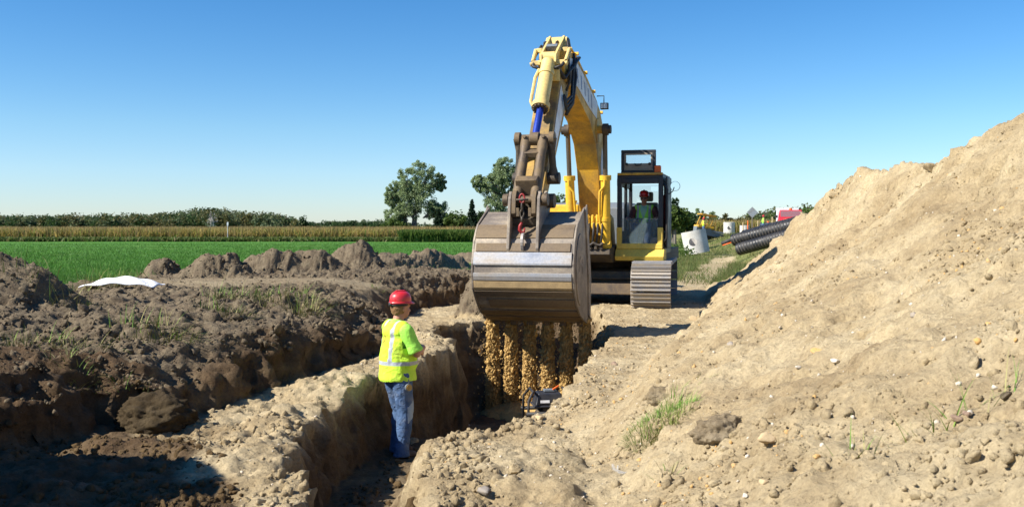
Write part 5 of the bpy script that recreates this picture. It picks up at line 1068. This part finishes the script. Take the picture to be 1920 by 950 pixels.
V, F_ = leafquads([(W(px, Y), Y, gz1(W(px, Y), Y) + h * .4) for px, Y, h in [(r5.uniform(1250, 1300), r5.uniform(60, 110), r5.uniform(.3, 1.0)) for i in range(60)]], 40, [.5] * 60, .10, r5); np_mesh('verge_weeds', V, F_, [L_MID])['kind'] = 'stuff'

# ------------------------------------------------------------ things along the verge
CONC = paint_mat('pale_concrete', (.62, .60, .56), (.42, .38, .32), .5, 1.5, .85, bmp=.3, spec=.2); DARKH = paint_mat('dark_inside', (.10, .09, .08), bmp=0)
def concrete_ring(px, Y, dpx, py0, py1, tilt, rz, label, hole=True, z_off=0):
    r_ = dpx / 2 / 1866.7 * Y; h_ = HZ(py0, Y) - HZ(py1, Y); K = MB(); n = 40; t = .12 * r_ / .9
    prof = [(r_, 0), (r_, h_), (r_ - t, h_), (r_ - t, 0)]; vs = []
    for a_, z_ in prof:
        for i in range(n): q = 2 * math.pi * i / n; vs.append((a_ * math.cos(q), a_ * math.sin(q), z_))
    fs = [(j * n + i, j * n + (i + 1) % n, ((j + 1) % 4) * n + (i + 1) % n, ((j + 1) % 4) * n + i) for j in range(4) for i in range(n)]
    K.add(vs, fs); o = K.build('concrete_pipe_section', CONC, None, auto=40); o.location = (W(px, Y), Y, gz1(W(px, Y), Y) + z_off); o.rotation_euler = (R(2), R(tilt), R(rz))
    if hole:                                # the round opening really goes through the wall
        c_ = MB(); c_.cyl((0, 0, h_ * .52), (0, -r_ * 1.5, h_ * .52), r_ * .33, n=28); cu = c_.build('opening_cutter', CONC)
        cu.parent = o; bpy.context.view_layer.update(); md = o.modifiers.new('hole', 'BOOLEAN'); md.operation = 'DIFFERENCE'; md.object = cu; md.solver = 'EXACT'
        dg = bpy.context.evaluated_depsgraph_get(); me = bpy.data.meshes.new_from_object(o.evaluated_get(dg)); o.modifiers.clear(); o.data = me; bpy.data.objects.remove(cu)
    return tag(o, label, 'concrete pipe', 'concrete manhole sections on the verge')
concrete_ring(1308, 70, 46, 432, 475, -11, -22, 'large pale concrete ring with a round hole leaning on the grass', True, .12)
concrete_ring(1367, 120, 21, 433, 455, 0, -12, 'small concrete ring with a round hole left of the black pipes')
concrete_ring(1396, 135, 18, 431, 447, 0, 0, 'farthest plain concrete ring standing behind the black pipe ends', False)
# black corrugated pipes
PIPE = paint_mat('black_corrugated_plastic', (.014, .015, .017), (.09, .075, .06), .3, 3, .32, bmp=.03); 
PIPED = paint_mat('dusty_pipe_groove', (.11, .095, .08), (.03, .028, .026), .8, 3, .6, bmp=.03, thr=.5)
def corr(p0, p1, r_, label):
    p0, p1 = Vector(p0), Vector(p1); L = (p1 - p0).length; K = MB(); n = int(L / .028); d = (p1 - p0) / L; pts, rs = [], []
    for i in range(n + 1):
        s_ = i / n * L; ph = (s_ / .17) % 1; rs.append(r_ * (1.0 if ph < .55 else (.90 if ph > .63 and ph < .92 else .95))); pts.append(d * s_)
    a = d.orthogonal().normalized(); b_ = d.cross(a); m_ = 28; vs = []
    for p, r2 in zip(pts, rs):
        for k_ in range(m_): t = 2 * math.pi * k_ / m_; vs.append(p + a * r2 * math.cos(t) + b_ * r2 * math.sin(t))
    fs = [(i * m_ + k_, i * m_ + (k_ + 1) % m_, (i + 1) * m_ + (k_ + 1) % m_, (i + 1) * m_ + k_) for i in range(n) for k_ in range(m_)]
    o_ = len(vs); pi_ = []
    for p in (pts[0], pts[-1]):
        for k_ in range(m_): t = 2 * math.pi * k_ / m_; vs.append(p + a * r_ * .82 * math.cos(t) + b_ * r_ * .82 * math.sin(t))
    fs += [(k_, o_ + k_, o_ + (k_ + 1) % m_, (k_ + 1) % m_) for k_ in range(m_)] + [(n * m_ + k_, n * m_ + (k_ + 1) % m_, o_ + m_ + (k_ + 1) % m_, o_ + m_ + k_) for k_ in range(m_)] + [(o_ + k_, o_ + m_ + k_, o_ + m_ + (k_ + 1) % m_, o_ + (k_ + 1) % m_) for k_ in range(m_)]
    K.add(vs, fs); K.m = [1 if (f[0] < n * m_ and .64 < ((f[0] // m_) / n * L / .17) % 1 < .92) else 0 for f in K.f]; o = K.build('corrugated_pipe', [PIPE, PIPED], None, auto=60); o.location = p0; return tag(o, label, 'pipe', 'black corrugated drain pipes')
corr((W(1386, 50), 50, HZ(467, 50)), (W(1570, 46), 46, HZ(416, 46)), .32, 'lowest black corrugated pipe of the stack, nearest the heap')
corr((W(1376, 50.7), 50.7, HZ(450, 50.7)), (W(1570, 46.7), 46.7, HZ(401, 46.7)), .31, 'middle black corrugated pipe reaching farthest left in the stack')
corr((W(1396, 51.4), 51.4, HZ(442, 51.4)), (W(1570, 47.4), 47.4, HZ(397, 47.4)), .30, 'topmost black corrugated pipe at the back of the stack')
K = MB(); K.tube([(W(1353, 52), 52, HZ(457, 52)), (W(1372, 52), 52, HZ(449, 52)), (W(1400, 52), 52, HZ(441, 52))], .10, 10); K.tube([(W(1355, 51.9), 51.9, HZ(460, 52)), (W(1385, 51.9), 51.9, HZ(450, 52))], .03, 6, 1); tag(K.build('rubber_hose', [BLACK, ORANGE], None, smooth=True), 'thin black hose with an orange stripe sticking out left of the pipes', 'hose')
# yellow grader
Yg = 100; gx_0 = W(1322, Yg); gzr = gz1(gx_0, Yg); GR = empty('road_grader', (gx_0, Yg, gzr), R(14), 'yellow road grader with open cab behind the leaning concrete ring', 'grader'); GR.rotation_euler = (0, R(9), R(14)); GR.scale = (.8, .8, .8)
K = MB(); 
for xx in (-1.15, .15):
    for yy in (-.6, .6): K.box((xx + .18, yy, 2.45), (.12, .12, 1.5), (0, R(14), 0))
K.box((-.3, 0, 3.2), (1.9, 1.5, .12)); K.box((-.75, 0, 1.65), (1.5, 1.4, .3)); 
for yy in (-.6, .6): K.box((-.4, yy, 1.95), (1.3, .1, .1)); K.box((.75, yy, 2.5), (.08, .08, 1.2)); 
K.box((.4, .0, 3.14), (.9, 1.3, .08)); K.build('cab_frame', YEL_D, GR, bevel=.02)
K = MB(); K.prism([(-1.6, .7), (-1.6, 1.6), (.2, 1.6), (.6, 1.25), (2.0, 1.05), (2.0, .6)], -.5, .5); K.box((1.3, -.55, 1.25), (1.6, .05, .25)); K.build('chassis', GREYP, GR, bevel=.03)
K = MB(); K.box((.5, 0, 1.72), (.7, .5, .25)); K.build('console', YEL, GR, bevel=.03)
K = MB(); K.prism([(.2, .0), (.0, .35), (.1, .7), (.25, .72), (.15, .35), (.3, .05)], -1.5, 1.5); bl_ = K.build('blade', GRIME, GR); bl_.rotation_euler = (0, 0, R(60)); bl_.location = (.9, 0, .1)
for xx in (-1.0, 2.1):
    for s_ in (-1, 1):
        K = MB(); K.cyl((xx, s_ * .55, .5), (xx, s_ * .85, .5), .5, n=24); w_ = K.build('wheel', BLACK, GR, bevel=.05); K = MB(); K.cyl((xx, s_ * .84, .5), (xx, s_ * .87, .5), .25, n=18); K.build('rim', YEL, w_)
# man beside the grader
def small_person(px, Y, label, vest, hat=True, zoff=0, rz=0):
    x = W(px, Y); p = empty('person', (x, Y, gz1(x, Y) + zoff), rz, label, 'person'); K = MB()
    for s_ in (-1, 1): K.cap((0, s_ * .1, .9), (.03, s_ * .12, .5), .1, .08); K.cap((.03, s_ * .12, .5), (0, s_ * .12, .05), .08, .06); K.cap((0, s_ * .2, 1.42), (.05, s_ * .26, 1.15), .06, .05); K.cap((.05, s_ * .26, 1.15), (.2, s_ * .2, .98), .05, .04)
    K.ell((0, 0, 1.2), (.14, .2, .32)); K.cap((0, 0, 1.45), (0, 0, 1.55), .06, .055); head(K, (.02, 0, 1.65)); remesh(K, 'body', SKIND, .022, p, 2)
    K = MB(); K.ell((0, 0, 1.22), (.17, .23, .32)); K.cap((0, -.16, 1.43), (0, .16, 1.43), .09, .09); remesh(K, 'safety_vest', vest, .025, p, 2)
    K = MB()
    for s_ in (-1, 1): K.cap((0, s_ * .1, .9), (.03, s_ * .12, .5), .125, .1); K.cap((.03, s_ * .12, .5), (0, s_ * .12, .1), .1, .085)
    remesh(K, 'trousers', DENIM, .025, p, 2); helmet(p, (.02, 0, 1.72)); return p
small_person(1319, 99, 'man in a lime vest standing by the cab of the yellow grader', LIME, zoff=.55)
small_person(1431, 104, 'man in a green vest standing by the dark pickup', LIMEG, zoff=.2)
# trucks on the road
def pickup(px, Y, rz, mt, label, zb, lamp=True, name='pickup_truck'):
    x = W(px, Y); p = empty(name, (x, Y, zb), rz, label, 'truck'); K = MB()      # front faces local -y
    side = [(-2.9, .45), (-2.9, .95), (-2.75, 1.12), (-1.3, 1.12), (-1.25, 1.75), (-1.1, 1.86), (.45, 1.88), (1.0, 1.22), (2.7, 1.15), (2.85, .95), (2.85, .5)]
    pr = MB(); pr.prism(side, -.98, .98); vs = [(v[1] * (.86 if v[2] > 1.5 else 1), -v[0], v[2]) for v in pr.v]; K.add(vs, pr.f); b_ = K.build('body', mt, p, bevel=.05, seg=3)
    K = MB(); K.box((0, -.755, 1.56), (1.6, .02, .62), (R(-39), 0, 0)); K.build('windshield', GLASS, p)
    for s_ in (-1, 1):
        K = MB(); K.box((s_ * .915, .1, 1.55), (.02, 1.3, .42)); K.build('side_window', GLASS, p)
        K = MB(); K.box((s_ * .74, -2.92, .86), (.32, .04, .2)); K.build('headlight', WHITEP, p, bevel=.01)
        K = MB(); K.box((s_ * 1.12, -.85, 1.35), (.22, .1, .2)); K.build('side_mirror', BLACK, p, bevel=.02)
        for yy in (-1.9, 1.8): K = MB(); K.cyl((s_ * .78, yy, .42), (s_ * 1.0, yy, .42), .42, n=24); w_ = K.build('wheel', BLACK, p, bevel=.03); K = MB(); K.cyl((s_ * .99, yy, .42), (s_ * 1.01, yy, .42), .22, n=16); K.build('rim', CHROME, w_)
    K = MB(); K.box((0, -2.94, .82), (1.1, .04, .28)); K.build('grille', BLACK, p, bevel=.01); K = MB(); K.box((0, -3.0, .55), (1.95, .16, .22)); K.build('bumper', CHROME, p, bevel=.03)
    if lamp: K = MB(); K.cyl((0, -.1, 1.87), (0, -.1, 2.04), .13, .1, 14); K.build('beacon', ORANGE, p)
    return p
REDT = paint_mat('red_truck_paint', (.55, .015, .03), (.3, .15, .12), .25, 3, .25, bmp=0, coat=.5); NAVY = paint_mat('dark_truck_paint', (.02, .028, .05), (.1, .09, .08), .3, 3, .25, bmp=0, coat=.5)
zr = HZ(392, 80) - 1.95; pickup(1482, 80, R(-14), REDT, 'red pickup truck with orange roof beacon parked behind the black pipes', zr)
zr2 = HZ(416, 108) - 1.95; pickup(1440, 108, R(-12), NAVY, 'dark blue pickup truck parked left of the red truck', zr2)
K = MB(); K.box((0, 0, 1.6), (2.4, 5, 2.4)); o = K.build('box_body', WHITEP, None, bevel=.05); bt = empty('box_truck', (W(1476, 112), 112, HZ(391, 112) - 3.3), R(-15), 'white box truck standing behind the red pickup', 'truck'); o.parent = bt; o.location = (0, 0, .5)
K = MB(); K.prism([(-2.4, .6), (-2.4, 1.5), (-1.9, 2.3), (-.6, 2.3), (-.6, .6)], -1.0, 1.0); K2 = MB(); K2.add([(v[1], v[0] - 2.1, v[2]) for v in K.v], K.f); K2.build('cab', WHITEP, bt, bevel=.04)
for xx in (-1, 1):
    for yy in (-3.6, 1.4): K = MB(); K.cyl((xx * .8, yy, .5), (xx * 1.1, yy, .5), .5, n=20); K.build('wheel', BLACK, bt)
def barrel(px, Y, top, label):
    x = W(px, Y); p = empty('traffic_barrel', (x, Y, HZ(top, Y) - 1.0), 0, label, 'barrel', 'orange traffic barrels'); K = MB(); K.cyl((0, 0, .06), (0, 0, .95), .3, .24, 20); K.cyl((0, 0, .95), (0, 0, 1.0), .15, .12, 14); K.build('body', ORANGE, p, auto=40)
    for z_ in (.35, .68): K = MB(); K.cyl((0, 0, z_), (0, 0, z_ + .12), .287 - z_ * .058, .28 - z_ * .058, 20); K.build('white_band', WHITEP, p, auto=40)
    K = MB(); K.cyl((0, 0, 0), (0, 0, .08), .38, .34, 20); K.build('rubber_base', BLACK, p)
barrel(1474, 76, 410, 'orange traffic barrel standing in front of the red pickup'); barrel(1452, 84, 421, 'orange traffic barrel left of the red pickup')
K = MB(); K.box((0, 0, 1.25), (.10, .1, 2.5)); sg = empty('road_sign', (W(1410, 125), 125, gz1(W(1410, 125), 125) + .2), 0, 'diamond shaped road sign seen from the back by the road', 'sign'); K.build('post', BARK, sg); K = MB(); K.box((0, -.07, 2.5), (1.0, .02, 1.0), (0, R(45), 0)); K.build('sign_panel', paint_mat('bare_aluminium', (.5, .52, .54), metal=.5), sg)
for i, (px, Y, tp, lab) in enumerate([(1393, 130, 417, 'leftmost pale post by the roadside wood'), (1402, 128, 414, 'tall orange tinted post left of the diamond sign'), (1421, 122, 414, 'pale post between the diamond sign and the dark pickup'), (1448, 100, 407, 'pale post left of the red pickup')]):
    x = W(px, Y); z0 = gz1(x, Y); K = MB(); h_ = HZ(tp, Y) - z0; K.cyl((0, 0, -.1), (0, 0, h_), .09, .07, 10); K.ell((0, 0, h_), (.07, .07, .04)); o = K.build('fence_post', [TANS, ORANGE][i == 1], None); o.location = (x, Y, z0); tag(o, lab, 'post', 'posts along the road')
K = MB(); K.box((0, 0, 1.4), (5.5, 3, 2.4)); o = K.build('wall', WHITEP, None); bd = empty('farm_shed', (W(1357, 210), 210, HZ(425, 210) - 2.2), R(20), 'small white shed among the far trees on the right', 'shed'); o.parent = bd
K = MB(); K.prism([(-2.9, 2.6), (0, 3.3), (2.9, 2.6)], -1.7, 1.7); K.build('roof', GREYP, bd)
# white plate marker in the corn
K = MB(); K.cyl((0, 0, 0), (0, 0, 2.4), .04); K.box((0, 0, 2.5), (.22, .05, .5)); o = K.build('field_marker', WHITEP, None); o.location = (W(427, 140), 140, .2); tag(o, 'thin white marker post sticking up from the corn', 'post')
